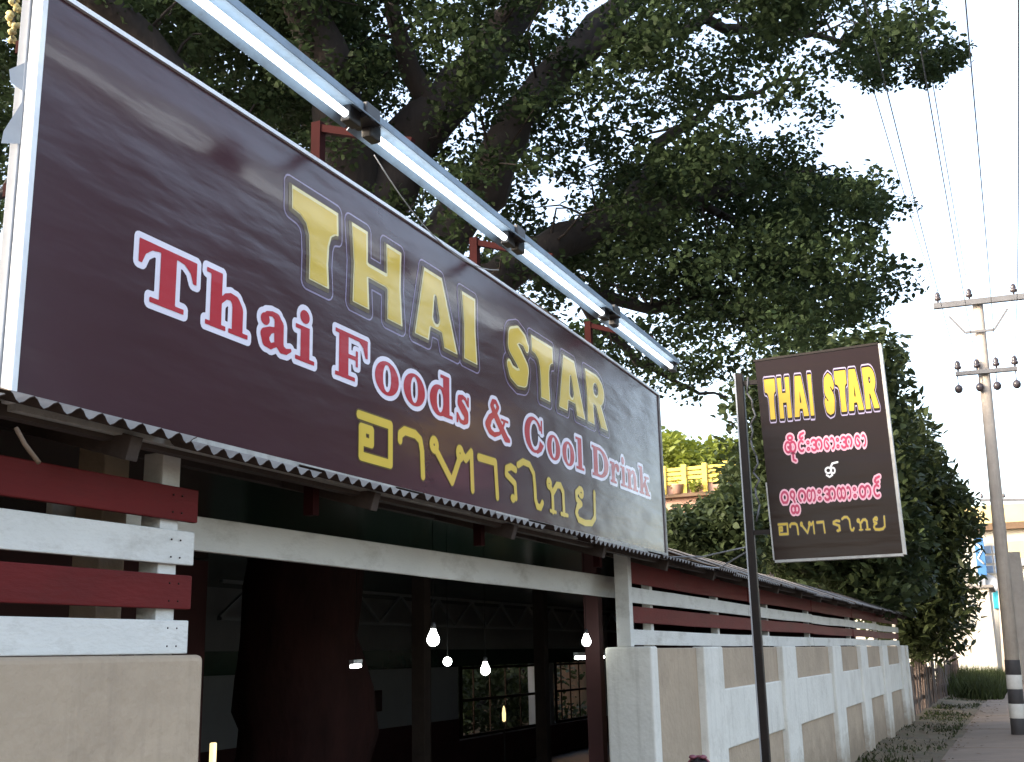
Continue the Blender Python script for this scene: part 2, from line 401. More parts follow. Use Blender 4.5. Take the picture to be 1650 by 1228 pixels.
SERIF = {
 'T': (1.35, U(sbox(.49, 0, .86, 1), sbox(.28, 0, 1.07, .09), spoly([(0, 1), (0, .6), (.08, .6), (.15, .77), (.3, .88), (.52, .91), (.83, .91), (1.05, .88), (1.2, .77), (1.27, .6), (1.35, .6), (1.35, 1)]))),
 'h': (1.2, U(sbox(.12, 0, .42, 1.03), sbox(0, .945, .42, 1.03), sbox(0, 0, .54, .085), sstroke([(.40, .52, .045), (.52, .64, .055), (.67, .675, .07), (.8, .61, .115), (.86, .48, .15), (.86, .15, .15)]), sbox(.71, 0, 1.01, .3), sbox(.62, 0, 1.16, .085))),
 'a': (1.0, U(sell(.21, .54, .13, .12), sstroke([(.18, .56, .06), (.27, .66, .05), (.42, .695, .05), (.56, .65, .09), (.62, .52, .14), (.62, .2, .14), (.7, .08, .09), (.84, .06, .06), (.97, .12, .035)]), sstroke([(.55, .42, .04), (.36, .36, .07), (.21, .24, .125), (.24, .12, .11), (.38, .05, .06), (.52, .12, .05)]))),
 'i': (.64, U(sbox(.17, 0, .47, .72), sbox(0, .635, .47, .72), sbox(0, 0, .64, .085), sell(.3, .92, .16, .14))),
 'F': (1.2, U(sbox(.13, 0, .46, 1), sbox(0, 0, .7, .085), sbox(0, .915, 1.1, 1), spoly([(1.16, 1), (1.16, .6), (1.08, .6), (1.0, .8), (.85, .91), (.6, .915), (.6, 1)]), sbox(.42, .46, .78, .55), sbox(.72, .33, .80, .68))),
 'o': (1.0, D(sell(.5, .36, .5, .385), sell(.5, .36, .17, .31))),
 'd': (1.15, U(D(sell(.46, .36, .46, .385), sell(.5, .36, .16, .29)), sbox(.66, .05, .97, 1.03), sbox(.52, .945, .97, 1.03), sbox(.66, 0, 1.13, .085))),
 's': (.82, U(sstroke([(.66, .55, .05), (.55, .66, .055), (.4, .695, .055), (.23, .62, .1), (.23, .5, .12), (.4, .4, .14), (.58, .28, .135), (.6, .14, .11), (.45, .035, .055), (.27, .05, .055), (.14, .18, .05)]), sbox(.66, .48, .75, .74), sbox(.05, -.01, .14, .25))),
 '&': (1.35, U(sstroke([(1.28, .03, .06), (1.1, .07, .12), (.6, .56, .12), (.4, .8, .09), (.46, .94, .07), (.6, .96, .06), (.71, .84, .07), (.62, .68, .055), (.3, .46, .1), (.17, .25, .13), (.28, .09, .09), (.5, .04, .07), (.78, .13, .05), (.98, .38, .045), (1.05, .52, .045)]), sbox(.86, .5, 1.26, .57))),
 'C': (1.28, U(D(sell(.6, .5, .6, .525), sell(.66, .5, .33, .44), spoly([(.7, .5), (1.6, .14), (1.6, .68), (.8, .68)])), sbox(1.08, .62, 1.17, 1.02), sstroke([(.8, .02, .05), (1.05, .12, .045), (1.2, .28, .035)]))),
 'l': (.66, U(sbox(.17, 0, .48, 1.03), sbox(0, .945, .48, 1.03), sbox(0, 0, .65, .085))),
 'D': (1.4, U(sbox(.13, 0, .46, 1), sbox(0, 0, .7, .085), sbox(0, .915, .7, 1), D(I(sell(.58, .5, .8, .5), sbox(.4, -1, 3, 2)), sell(.6, .5, .42, .41)))),
 'r': (.95, U(sbox(.13, 0, .43, .72), sbox(0, .635, .43, .72), sbox(0, 0, .6, .085), sstroke([(.40, .45, .045), (.53, .63, .055), (.68, .67, .06)]), sell(.77, .57, .15, .14))),
 'n': (1.2, U(sbox(.12, 0, .42, .72), sbox(0, .635, .42, .72), sbox(0, 0, .54, .085), sstroke([(.40, .52, .045), (.52, .64, .055), (.67, .675, .07), (.8, .61, .115), (.86, .48, .15), (.86, .15, .15)]), sbox(.71, 0, 1.01, .3), sbox(.62, 0, 1.16, .085))),
 'k': (1.2, U(sbox(.12, 0, .42, 1.03), sbox(0, .945, .42, 1.03), sbox(0, 0, .54, .085), sstroke([(.42, .28), (.85, .66)], .05), spoly([(.48, .42), (.68, .58), (1.1, .06), (.76, .06)]), sbox(.64, .635, 1.12, .72), sbox(.66, 0, 1.2, .085))),
}
CHUNK = {
 'T': (.96, spoly([(0, 1), (.96, 1), (.97, .70), (.9, .69), (.82, .64), (.775, .52), (.76, .3), (.79, 0), (.36, 0), (.365, .3), (.345, .52), (.29, .63), (.18, .69), (.01, .71)])),
 'H': (1.22, U(spoly([(0, 1), (.38, 1), (.385, .62), (.40, .38), (.43, 0), (.04, 0), (.06, .5)]), spoly([(.80, 1), (1.19, 1), (1.17, .5), (1.22, 0), (.83, 0), (.83, .38), (.81, .62)]), spoly([(.3, .64), (.4, .60), (.8, .60), (.9, .64), (.9, .36), (.8, .40), (.4, .40), (.3, .36)]))),
 'A': (1.27, D(spoly([(.27, 1), (.8, 1), (1.27, 0), (.84, 0), (.77, .2), (.46, .2), (.41, 0), (0, 0)]), sstroke([(.60, .66, .02), (.62, .38, .085)]))),
 'I': (.50, spoly([(0, 1), (.45, 1), (.44, .5), (.49, 0), (.05, 0), (.06, .5)])),
 'S': (1.0, sstroke([(.85, .72, .10), (.74, .82, .12), (.52, .855, .15), (.29, .76, .17), (.28, .62, .18), (.52, .49, .18), (.74, .34, .18), (.70, .19, .17), (.46, .14, .15), (.24, .18, .13), (.15, .28, .10)])),
 'R': (1.18, D(U(spoly([(0, 1), (.5, 1), (.5, .4), (.40, .4), (.43, 0), (.04, 0), (.06, .5)]), sell(.55, .69, .48, .315), spoly([(.4, .55), (.8, .48), (1.18, 0), (.76, 0), (.5, .42)])), sell(.55, .70, .12, .11))),
}
TH = {
 'o_ang': (1.5, sstroke([(.02, .97), (1.4, .97), (1.4, .06), (.12, .06), (.12, .70), (.56, .70), (.56, .40), (.22, .40), (.22, .55)], .102)),
 'sara_aa': (1.25, sstroke([(.06, .70), (.07, .84), (.28, .96), (.8, .96), (1.05, .86), (1.14, .6), (1.18, 0)], .106)),
 'ho_hip': (2.4, U(sring(.2, .86, .14, .13, .095), sring(1.62, .86, .13, .13, .095), sstroke([(.3, .74), (1.15, .06), (1.6, .74)], .106), sstroke([(1.75, .86), (1.95, .76), (2.28, 1.0), (2.33, 0)], .102))),
 'sara_aa2': (1.25, sstroke([(.02, .93), (1.08, .95), (1.18, 0)], .106)),
 'ro_rua': (.9, U(sstroke([(.78, .93), (.45, .98), (.14, .88), (.12, .72), (.42, .62), (.72, .52), (.76, .12)], .096), sell(.55, .08, .16, .12))),
 'mai_malai': (1.7, sstroke([(0, 1.10), (.35, 1.25), (.8, 1.23), (1.08, 1.0), (1.14, .6), (1.16, .25), (1.28, .05), (1.52, .04), (1.66, .2)], .095)),
 'tho_thahan': (1.75, U(sring(.2, .86, .13, .11, .085), sstroke([(.3, .76), (.46, .6), (.46, .04)], .10), sstroke([(.5, .62), (.85, .9), (1.15, .92), (1.36, .74), (1.38, .05)], .10), sstroke([(.24, .03), (.7, .03)], .05), sstroke([(1.14, .03), (1.7, .03)], .06))),
 'yo_yak': (2.2, U(sring(.62, .92, .15, .12, .085), sstroke([(.5, 1.02), (.2, .86), (.22, .66), (.6, .54), (.28, .42), (.14, .2), (.34, .0), (.9, -.05), (1.5, 0), (1.82, .22), (1.86, 1.06)], .102))),
}
_r = .085
MY = {   # Burmese letters from round strokes, x-height 1
 'tha': (1.5, U(sring(.42, .5, .36, .44, _r), sstroke([(.42, .52), (.62, .35)], _r), sarc(1.0, .5, .36, .44, 200, -150, _r))),
 'nga': (.95, sarc(.5, .5, .4, .44, 55, 305, _r)),
 'asat': (.8, U(sstroke([(.2, 1.22), (.3, 1.5), (.7, 1.62)], _r), sarc(.38, 1.3, .2, .16, 160, 330, _r))),
 'visarga': (.4, U(sring(.2, .76, .11, .12, .055), sring(.2, .2, .11, .12, .055))),
 'a': (1.5, U(sarc(.35, .72, .28, .22, 160, -80, _r), sarc(.35, .28, .30, .24, 90, -160, _r), sarc(1.02, .5, .36, .44, 240, -60, _r), sstroke([(.62, .3), (.86, .12)], _r))),
 'sa': (1.0, U(sarc(.48, .5, .4, .44, 40, 330, _r), sstroke([(.84, .28), (.48, .62)], _r))),
 'aa': (.8, sarc(.28, .5, .38, .44, 120, -90, _r)),
 'ma': (1.0, U(sarc(.5, .5, .4, .44, -40, 220, _r), sstroke([(.14, .28), (.3, .06), (.7, .06), (.86, .28)], _r))),
 'na': (.9, U(sarc(.4, .68, .28, .26, -30, 250, _r), sstroke([(.66, .55), (.5, .3), (.66, .05)], _r))),
 'ta_low': (1.2, U(sring(.35, -.55, .26, .3, _r), sarc(.82, -.55, .26, .3, 180, -120, _r))),
 'e': (.9, sarc(.5, .5, .38, .44, -60, 240, _r)),
 'la': (1.5, U(sarc(.42, .5, .34, .44, 60, 360, _r), sarc(1.04, .5, .3, .44, 180, -90, _r))),
 'tha2': (1.5, U(sring(.4, .5, .34, .44, _r), sarc(1.04, .5, .34, .44, 150, -150, _r))),
 'ka': (1.5, U(sring(.4, .5, .34, .44, _r), sarc(1.06, .5, .32, .44, 180, -80, _r))),
 'i_up': (.8, sring(.4, 1.3, .24, .2, _r)),
 'u_low': (.6, sstroke([(.2, -.05), (.2, -.6), (.45, -.72)], _r)),
 'hnai': (2.0, U(sring(.5, .5, .36, .34, .11), sstroke([(.85, .4), (.95, -.1), (.6, -.3), (.25, -.05)], .11), sring(1.1, .45, .24, .34, .10), sstroke([(.85, .9), (1.1, 1.3), (1.75, 1.4)], .12))),
}

# =================================================================== SETTING
g = MB(); g.box(-400, 900, -500, 500, -.6, -.004); struct(g.build('ground', M['dirt']))
rd = MB(); rd.box(-200, 600, -9.5, -2.6, -.3, .004); struct(rd.build('road', M['asphalt']))
# footpath of cast slabs
fp = MB(); fp.box(-6, 110, -2.4, 1.42, -.3, .0); path = struct(fp.build('footpath', M['dirt']))
sp = MB(); sp.box(0, 2.47, -2.35, 1.40, -.05, .03)
slab0 = sp.build('slab', M['concrete'], path, bevel=.008)
slab0.location = (-5, 0, 0)
for i in range(1, 45):
    c = share(slab0, path, (-5+i*2.5, random.uniform(-.05, .05), random.uniform(-.012, .006))); c.rotation_euler = (0, 0, random.uniform(-.006, .006))
# dusty bank of earth against the wall
nx, ny = 90, 14
vb = []; fb = []
for i in range(nx):
    for j in range(ny):
        x = 5+i*.7; y = 1.25+j*.13
        h = .16*max(0, (y-1.4)/1.4)**1.3 + .03*math.sin(x*1.7+y*3)*math.sin(x*.6) + random.uniform(-.012, .012)
        vb.append((x, y, max(.001, .004+h if y > 1.4 else .002)))
for i in range(nx-1):
    for j in range(ny-1): fb.append((i*ny+j, (i+1)*ny+j, (i+1)*ny+j+1, i*ny+j+1))
b = MB(); b.add(vb, fb, 0, True); struct(b.build('earth_bank', M['dirt']))

# =================================================================== COMPOUND WALLS
ZT = EYE+.05
PIL = [(9.73, 10.43), (13.2, 14.05), (16.88, 17.8), (19.8, 21.0), (22.9, 24.3), (26.4, 27.8)]
PIL = [(10.08-.33, 10.08+.33)] + [(c-.40, c+.40) for c in (13.65, 17.35, 20.4, 23.6, 27.1)]
wl = thing('boundary_wall', 'long beige street wall with white pilasters and white middle panels, right of the entrance', 'wall', (8.28, 2.5, 0))
b = MB(); b.box(8.40, 28.3, 2.56, 2.82, -.1, ZT-.012); b.build('wall_body', M['beige'], wl, bevel=.01)
b = MB(); b.box(8.262, 8.42, 2.5, 2.86, -.1, ZT); ob = b.build('gate_pier', M['whitewall'], wl, bevel=.018, seg=3)
for k, (x0, x1) in enumerate(PIL):
    b = MB(); b.box(x0, x1, 2.49, 2.60, -.1, ZT-.004); b.build('pilaster', M['whitewall'], wl, bevel=.016, seg=3)
b = MB(); b.box(27.98, 28.32, 2.485, 2.85, -.1, ZT-.003); b.build('pilaster', M['whitewall'], wl, bevel=.016, seg=3)
xs_ = [PIL[i][1] for i in range(6)]; xe_ = [PIL[i+1][0] for i in range(5)] + [27.98]
for k in range(6):
    b = MB(); b.box(xs_[k]-.01, xe_[k]+.01, 2.535, 2.60, EYE-.84+random.uniform(-.02, .02), EYE-.327); b.build('white_panel', M['whitewall'], wl, bevel=.014, seg=3)
wl2 = thing('boundary_wall', 'plain beige rendered wall with rounded top corner, left of the entrance', 'wall', (3.18, 2.5, 0))
b = MB(); b.box(-2.5, 3.18, 2.5, 2.72, -.1, EYE+.028); b.build('wall_body', M['beige'], wl2, bevel=.02, seg=3)

# =================================================================== BOARD FENCES ON THE WALLS
def board(parent, x0, x1, y, z0, z1, m_, dz1=0.0):
    b = MB(); t = .022; n = 7; ph = random.uniform(0, 6); am = random.uniform(.002, .005)
    for i in range(n+1):
        u = i/n; x = x0+(x1-x0)*u; wz = am*math.sin(ph+u*4.5)+random.uniform(-.0012, .0012)+dz1*u; wy = .004*math.sin(ph*2+u*3.5)
        e = random.uniform(-.0015, .0015)
        b.v += [(x, y+wy, z0+wz+e), (x, y+t+wy, z0+wz+e), (x, y+t+wy, z1+wz), (x, y+wy, z1+wz)]
    fs = [(0, 3, 2, 1), (n*4, n*4+1, n*4+2, n*4+3)]
    for i in range(n):
        a, c = i*4, i*4+4
        fs += [(a, a+1, c+1, c), (a+1, a+2, c+2, c+1), (a+2, a+3, c+3, c+2), (a+3, a, c, c+3)]
    for q in fs: b.f.append(list(q)); b.mi.append(0); b.smooth.append(False)
    ob = b.build('board', m_, parent)
    mo = ob.modifiers.new('bevel', 'BEVEL'); mo.width = .004; mo.segments = 2; mo.limit_method = 'ANGLE'
    return ob
def nails(parent, pts):
    b = MB()
    for p in pts: b.lathe(p, [(.0034, 0), (.003, .003), (.001, .004)], 7, axis=(0, -1, 0))
    o = b.build('nails', M['rust'], parent); o['kind'] = 'stuff'
fr = thing('board_fence', 'long red and white horizontal board fence on the wall right of the entrance', 'fence', (8.35, 2.67, ZT))
rows = [(.515, .69, 'red', 0.0), (.374, .489, 'white', -.04), (.222, .345, 'red', -.03), (.058, .172, 'white', -.02)]
cuts = [8.36, 12.45, 16.5, 20.6, 24.5, 28.4]
for z0, z1, mm, dd in rows:
    for i in range(5):
        a0 = (cuts[i]-8.36)/20.04*dd; a1 = (cuts[i+1]-8.36)/20.04*dd
        j = random.uniform(-.006, .006)
        board(fr, cuts[i]+.004, cuts[i+1]-.004, 2.67+random.uniform(-.003, .003), EYE+z0+a0+j, EYE+z1+a0+j, M[mm], a1-a0)
for x in (9.0, 11.2, 13.6, 16.4, 20.5, 24.4, 28.2):
    b = MB(); b.box(x-.035, x+.035, 2.705, 2.775, ZT-.01, EYE+.78); b.build('post', M['white'], fr, bevel=.004)
fl = thing('board_fence', 'red and white board fence on the wall left of the entrance', 'fence', (3.2, 2.58, EYE))
for z0, z1, mm, x1 in [(.468, .582, 'red', 3.215), (.319, .432, 'white', 3.205), (.174, .288, 'red', 3.195), (.031, .139, 'white', 3.185)]:
    board(fl, -2.3, x1, 2.58, EYE+z0, EYE+z1, M[mm], .004)
for x in (3.10, 1.2, -.7):
    b = MB(); b.box(x-.045, x+.045, 2.606, 2.69, EYE+.02, EYE+.70); b.build('post', M['white'], fl, bevel=.004)

nails(fl, [(x+dx, 2.5775, EYE+z+dz) for x in (3.10, 1.2) for dx in (-.02, .025) for z in (.525, .375, .231, .085) for dz in (-.028, .03)])
# entrance frame: lintel board and posts
ef = thing('entrance_frame', 'white lintel board with white and dark red posts framing the dark entrance', 'gate frame', (5.8, 2.66, 0))
LYn = 2.93; q_ = LYn/2.63
b = MB(); b.add([(2.9, LYn, EYE+.385*q_), (2.9, LYn+.03, EYE+.385*q_), (2.9, LYn, EYE+.502*q_), (2.9, LYn+.03, EYE+.502*q_), (9.1, LYn, EYE+.388*q_), (9.1, LYn+.03, EYE+.388*q_), (9.1, LYn, EYE+.535*q_), (9.1, LYn+.03, EYE+.535*q_)],
    [(0, 1, 3, 2), (4, 6, 7, 5), (0, 4, 5, 1), (2, 3, 7, 6), (0, 2, 6, 4), (1, 5, 7, 3)]); b.build('lintel', M['white'], ef, bevel=.004)
b = MB(); b.box(8.27, 8.35, 2.655, 2.765, ZT, EYE+.80); b.build('post', M['white'], ef, bevel=.006)
b = MB(); b.box(8.52, 8.62, 2.99, 3.11, 0, EYE+.79); b.build('post', M['inred'], ef, bevel=.006)
b = MB(); b.box(2.98, 3.10, 2.79, 2.91, 0, EYE+.75); b.build('post', M['beige'], ef, bevel=.006)

# =================================================================== CORRUGATED EAVE ROOF
SL = R(16.4); Y0, Z0 = 2.30, EYE+.665; W = 1.0
roof = thing('tin_roof', 'long rusty corrugated iron eave running over the entrance and the fence', 'roof', (3, 2.3, Z0))
def sheet_mesh(width, pitch=.082, amp=.013):
    n = int(width/pitch)*6; v = []; f = []
    for i in range(n+1):
        x = i*pitch/6; z = amp*math.cos(2*math.pi*i/6)
        for k, (yy, off) in enumerate(((0, 0), (W, 0), (W, -.0035), (0, -.0035))):
            v.append((x, Y0+yy*math.cos(SL) - z*math.sin(SL), Z0+yy*math.sin(SL)+z*math.cos(SL)+off))
    for i in range(n):
        a, c = i*4, (i+1)*4
        f += [(a, c, c+1, a+1), (a+3, a+2, c+2, c+3), (a, a+3, c+3, c), (a+1, c+1, c+2, a+2)]
    return v, f
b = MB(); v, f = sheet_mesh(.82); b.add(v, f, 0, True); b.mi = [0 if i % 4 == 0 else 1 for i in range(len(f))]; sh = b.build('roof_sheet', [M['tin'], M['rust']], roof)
bx0 = -1.6
sh.location = (bx0, 0, 0)
k = 1
while bx0+k*.738 < 28.3:
    c = share(sh, roof, (bx0+k*.738, random.uniform(-.035, .02), .004*(k % 2)+random.uniform(-.006, .006))); c.rotation_euler = (R(4.5) if bx0+k*.738 > 9.6 else 0, 0, random.uniform(-.006, .006)); k += 1
for i, x in enumerate(np.arange(-.2, 28.4, 1.43)):
    b = MB(); p = (x, Y0+.08, Z0+.08*math.tan(SL)-.06); q = (x, Y0+W-.05, Z0+(W-.05)*math.tan(SL)-.06)
    b.bar(p, q, .05, .075); b.build('rafter', M['timber'], roof, bevel=.003)
for yy in (.16, .55, .9):
    b = MB(); b.box(-1.5, 28.3, Y0+yy-.02, Y0+yy+.02, Z0+yy*math.tan(SL)-.10, Z0+yy*math.tan(SL)-.018) if yy > .2 else b.box(-1.5, 28.3, Y0+yy-.02, Y0+yy+.02, Z0+yy*math.tan(SL)-.055, Z0+yy*math.tan(SL)-.018)
    b.build('purlin', M['timber'], roof)
b = MB(); b.tube([at(26, 690, 2.9), at(40, 716, 2.88), at(63, 746, 2.86)], .006, 6); b.build('hanging_strip', M['brown'], roof)

# =================================================================== RESTAURANT INTERIOR
rs = thing('restaurant_building', 'low dark open restaurant hall behind the entrance', 'building', (12, 6, 0))
CZ = EYE+.80
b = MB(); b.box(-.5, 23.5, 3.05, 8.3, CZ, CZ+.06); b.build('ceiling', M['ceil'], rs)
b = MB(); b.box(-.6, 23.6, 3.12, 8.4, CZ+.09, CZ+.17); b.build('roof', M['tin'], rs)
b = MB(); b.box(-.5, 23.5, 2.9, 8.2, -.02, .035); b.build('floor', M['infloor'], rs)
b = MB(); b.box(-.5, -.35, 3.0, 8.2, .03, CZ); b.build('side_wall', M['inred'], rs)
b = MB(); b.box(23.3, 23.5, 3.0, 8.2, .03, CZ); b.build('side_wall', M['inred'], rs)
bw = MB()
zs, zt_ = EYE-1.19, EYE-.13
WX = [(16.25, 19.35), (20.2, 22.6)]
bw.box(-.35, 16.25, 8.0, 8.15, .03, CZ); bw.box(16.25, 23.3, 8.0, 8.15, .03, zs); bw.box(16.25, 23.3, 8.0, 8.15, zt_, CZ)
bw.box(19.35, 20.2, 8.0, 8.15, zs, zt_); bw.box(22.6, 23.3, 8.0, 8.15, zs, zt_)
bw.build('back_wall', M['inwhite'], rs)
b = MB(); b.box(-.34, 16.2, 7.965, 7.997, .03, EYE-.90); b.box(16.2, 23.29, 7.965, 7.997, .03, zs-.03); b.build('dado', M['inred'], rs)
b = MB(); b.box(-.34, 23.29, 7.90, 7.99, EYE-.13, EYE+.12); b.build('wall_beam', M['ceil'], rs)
for (x0, x1) in WX:
    wf = MB()
    for zz in (zs, zt_-.05, (zs+zt_)/2): wf.box(x0, x1, 7.95, 7.99, zz, zz+.04)
    wf.box(x0, x0+.05, 7.951, 7.991, zs, zt_); wf.box(x1-.05, x1, 7.951, 7.991, zs, zt_)
    wo_ = wf.build('window', M['windowframe'], rs)
    for k in range(1, 5):
        xx = x0+(x1-x0)*k/5; bb = MB(); bb.box(xx-.012, xx+.012, 8.03, 8.05, zs, zt_); bb.build('bar', M['windowframe'], wo_)
for x in (10.2, 13.25):
    b = MB(); xx, yy = (10.2, 5.42) if x < 11 else (13.25, 5.4); b.box(xx-.07, xx+.07, yy-.07, yy+.07, .03, CZ); b.build('column', M['timber'], rs, bevel=.005)
tr = MB(); z1_, z2_ = EYE+.42, EYE+.74
tr.box(9, 22, 6.9, 6.95, z1_-.03, z1_); tr.box(9, 22, 6.9, 6.95, z2_, z2_+.03)
for k in range(13):
    x = 9+k; tr.bar((x, 6.925, z1_), (x+.5, 6.925, z2_), .03, .03); tr.bar((x+.5, 6.925, z2_), (x+1, 6.925, z1_), .03, .03)
tr.build('truss', M['greymetal'], rs)
b = MB(); b.box(-.35, 7.5, 5.9, 6.0, .03, CZ-.01); b.build('partition', M['inred'], rs)

def bulb(p, r, label, name='light_bulb'):
    t = thing(name, label, 'light bulb', p, 'bulbs hanging in the dark hall')
    b = MB(); x, y, z = p
    b.lathe((x, y, z), [(.001, -r), (r*.5, -r*.88), (r*.87, -r*.5), (r, 0), (r*.88, r*.5), (r*.62, r*1.0), (r*.45, r*1.4), (r*.4, r*1.7)], 16); b.build('glass', M['bulb'], t)
    b = MB(); b.lathe((x, y, z+r*1.7), [(r*.42, 0), (r*.42, r*.8), (r*.2, r*1.0)], 12); b.build('socket', M['cap'], t)
    b = MB(); b.tube([(x, y, z+r*2.6), (x, y, CZ)], .0022, 5); b.build('cord', M['cord'], t)
bulb(at(698, 1031, 6.7), .037, 'largest hanging bulb, left of the hall centre near the ceiling glow')
bulb(at(782, 1080, 8.5), .036, 'hanging bulb in front of the back window, lowest in the hall')
bulb(at(945, 1034, 8.5), .034, 'hanging bulb near the dark red post at the right')
gl = thing('globe_lamp', 'small round globe lamp between the two left bulbs', 'lamp', at(721, 1066, 8))
b = MB(); p = at(721, 1066, 8.0); b.lathe(p, [(.03*math.sin(a), -.03*math.cos(a)) for a in np.linspace(0.02, math.pi-.02, 11)], 14); b.build('globe', M['bulb'], gl)
b = MB(); b.tube([p+Vector((0, 0, .03)), Vector((p.x, p.y, CZ))], .0022, 5); b.build('cord', M['cord'], gl)
def tubelamp(p, q, label):
    t = thing('tube_lamp', label, 'lamp', p, 'tube lamps in the dark hall')
    b = MB(); b.tube([p, q], .013, 8); b.build('tube', M['bulb'], t)
    p, q = Vector(p), Vector(q); u = Vector((0, 0, .03))
    b = MB(); b.bar(p+u, q+u, .04, .025); b.build('batten', M['greymetal'], t)
    b = MB(); mid = (p+q)/2+u; b.tube([mid, Vector((mid.x, mid.y, CZ))], .0022, 5); b.build('cord', M['cord'], t)
pl_ = at(928, 1060, 9.3); tubelamp(pl_, (pl_.x+.62, pl_.y-.02, pl_.z), 'short level tube lamp under the right bulb')
pl_ = at(566, 1074, 7.9); tubelamp(pl_, (pl_.x+.10, pl_.y-.01, pl_.z+.004), 'tiny tube lamp at the edge of the dark tree trunk')
yl = thing('wall_lamp', 'warm yellow upright lamp glowing low at the left edge of the entrance', 'lamp', at(343, 1228, 5.0))
p = at(343, 1216, 5.0); b = MB(); b.box(p.x-.012, p.x+.012, p.y-.012, p.y+.012, p.z-.08, p.z+.05); b.build('glow_tube', M['warmglow'], yl, bevel=.005)
b = MB(); b.box(p.x-.03, p.x+.03, p.y-.03, p.y+.03, .03, p.z-.08); b.build('stand', M['cap'], yl)
cl_ = thing('reflection_glow', 'added glowing shape for the small orange reflection in the back window', 'lamp', (at(812, 1145, 15)))  # glowing shape added in place of a warm reflection in the window
p = at(812, 1150, 15.0); b = MB(); b.lathe(p, [(.01, -.10), (.022, -.09), (.025, 0), (.016, .07), (.004, .10)], 10); b.build('glow_shape', M['warmglow'], cl_)
b = MB(); b.tube([(p.x, p.y, .03), (p.x, p.y, p.z-.10)], .012, 6); b.build('stand', M['cap'], cl_)
pf = thing('picture_frame', 'small dark picture hanging on the white back wall', 'picture', (13.64, 7.97, EYE-.53))
b = MB(); b.box(13.42, 13.86, 7.955, 7.994, EYE-.67, EYE-.40); b.build('frame', M['inred'], pf, bevel=.006)
b = MB(); b.box(13.46, 13.82, 7.950, 7.956, EYE-.64, EYE-.43); b.build('print', M['pic'], pf)
def chair(x, y, a, label):
    t = thing('metal_chair', label, 'chair', (x, y, .035), 'chairs in the dark hall'); t.rotation_euler = (0, 0, a)
    o = Vector((x, y, .035)); b = MB(); b.box(x-.2, x+.2, y-.2, y+.2, .46, .49); b.build('seat', M['cap'], t, bevel=.01)
    for sx in (-1, 1):
        for sy in (-1, 1):
            b = MB(); b.tube([(x+sx*.2, y+sy*.2, .037), (x+sx*.17, y+sy*.17, .46)], .011, 6); b.build('leg', M['chrome'], t)
    b = MB(); b.tube([(x-.18, y+.2, .46), (x-.2, y+.25, .8), (x-.15, y+.27, .90), (x, y+.28, .93), (x+.15, y+.27, .90), (x+.2, y+.25, .8), (x+.18, y+.2, .46)], .012, 6); b.build('back_hoop', M['chrome'], t)
p = at(712, 1222, 7.6); chair(p.x, p.y, .6, 'left metal chair with hooped chrome back in the dark hall')
p = at(736, 1218, 7.9); chair(p.x+.15, p.y, .4, 'right metal chair with hooped chrome back in the dark hall')
tb = thing('dining_table', 'dark square dining table beside the metal chairs', 'table', (8.6, 4.0, .035))
b = MB(); b.box(8.25, 8.95, 3.55, 4.25, .74, .77); b.build('top', M['infloor'], tb, bevel=.006)
for sx in (-1, 1):
    for sy in (-1, 1): b = MB(); b.box(8.6+sx*.3-.025, 8.6+sx*.3+.025, 3.9+sy*.3-.025, 3.9+sy*.3+.025, .036, .74); b.build('leg', M['infloor'], tb)

# =================================================================== THE BIG SIGN
YB = 2.42
XL, XR = 2.225, 8.50
bb_ = thing('billboard', 'large plum brown restaurant billboard with gold and red lettering above the roof eave', 'sign', (5.3, YB, EYE+.7))
def zb(x): return EYE+.718+(x-XL)/(XR-XL)*.014
def zt(x):
    s = (x-XL)/(XR-XL); return EYE+1.935+.022*s+.036*4*s*(1-s)
nx_, nz_ = 60, 14
v = []; f = []
for i in range(nx_+1):
    x = XL+(XR-XL)*i/nx_
    for j in range(nz_+1): v.append((x, YB, zb(x)+(zt(x)-zb(x))*j/nz_))
for i in range(nx_):
    for j in range(nz_): a = i*(nz_+1)+j; f.append((a, a+nz_+1, a+nz_+2, a+1))
b = MB(); b.add(v, f, 0, True); b.build('banner', M['banner'], bb_)
# frame
b = MB(); b.box(XL-.016, XL+.006, YB-.012, YB+.03, zb(XL)-.03, zt(XL)+.02); b.build('frame_rail', M['alu'], bb_, bevel=.003)
b = MB(); b.box(XL-.022, XL-.002, YB+.031, YB+.065, zb(XL)-.03, zt(XL)+.03); b.build('frame_rail', M['greymetal'], bb_, bevel=.003)
b = MB(); b.box(XR-.004, XR+.014, YB-.012, YB+.05, zb(XR)-.03, zt(XR)+.016); b.build('frame_rail', M['trim'], bb_, bevel=.003)
for nm, fn, h in (('top', zt, .016), ('bottom', zb, -.048)):
    b = MB(); n = 12
    for i in range(n):
        xa = XL+.005+(XR-XL-.01)*i/n; xb = XL+.005+(XR-XL-.01)*(i+1)/n
        za, zc = fn(xa), fn(xb); lo, hi = (0, h) if h > 0 else (h, 0)
        vv = [(xa, YB-.012, za+lo), (xa, YB+.03, za+lo), (xa, YB-.012, za+hi), (xa, YB+.03, za+hi), (xb, YB-.012, zc+lo), (xb, YB+.03, zc+lo), (xb, YB-.012, zc+hi), (xb, YB+.03, zc+hi)]
        b.add(vv, [(0, 4, 5, 1), (2, 3, 7, 6), (0, 2, 6, 4), (1, 5, 7, 3)] + ([(0, 1, 3, 2)] if i == 0 else []) + ([(4, 6, 7, 5)] if i == n-1 else []))
    b.build('frame_rail', M['alu' if nm == 'top' else 'trim'], bb_)
b = MB(); b.add([(XL-.014, YB+.028, EYE+1.60), (XL-.05, YB+.05, EYE+1.62), (XL-.055, YB+.055, EYE+1.66), (XL-.014, YB+.028, EYE+1.70)], [(0, 1, 2, 3)])
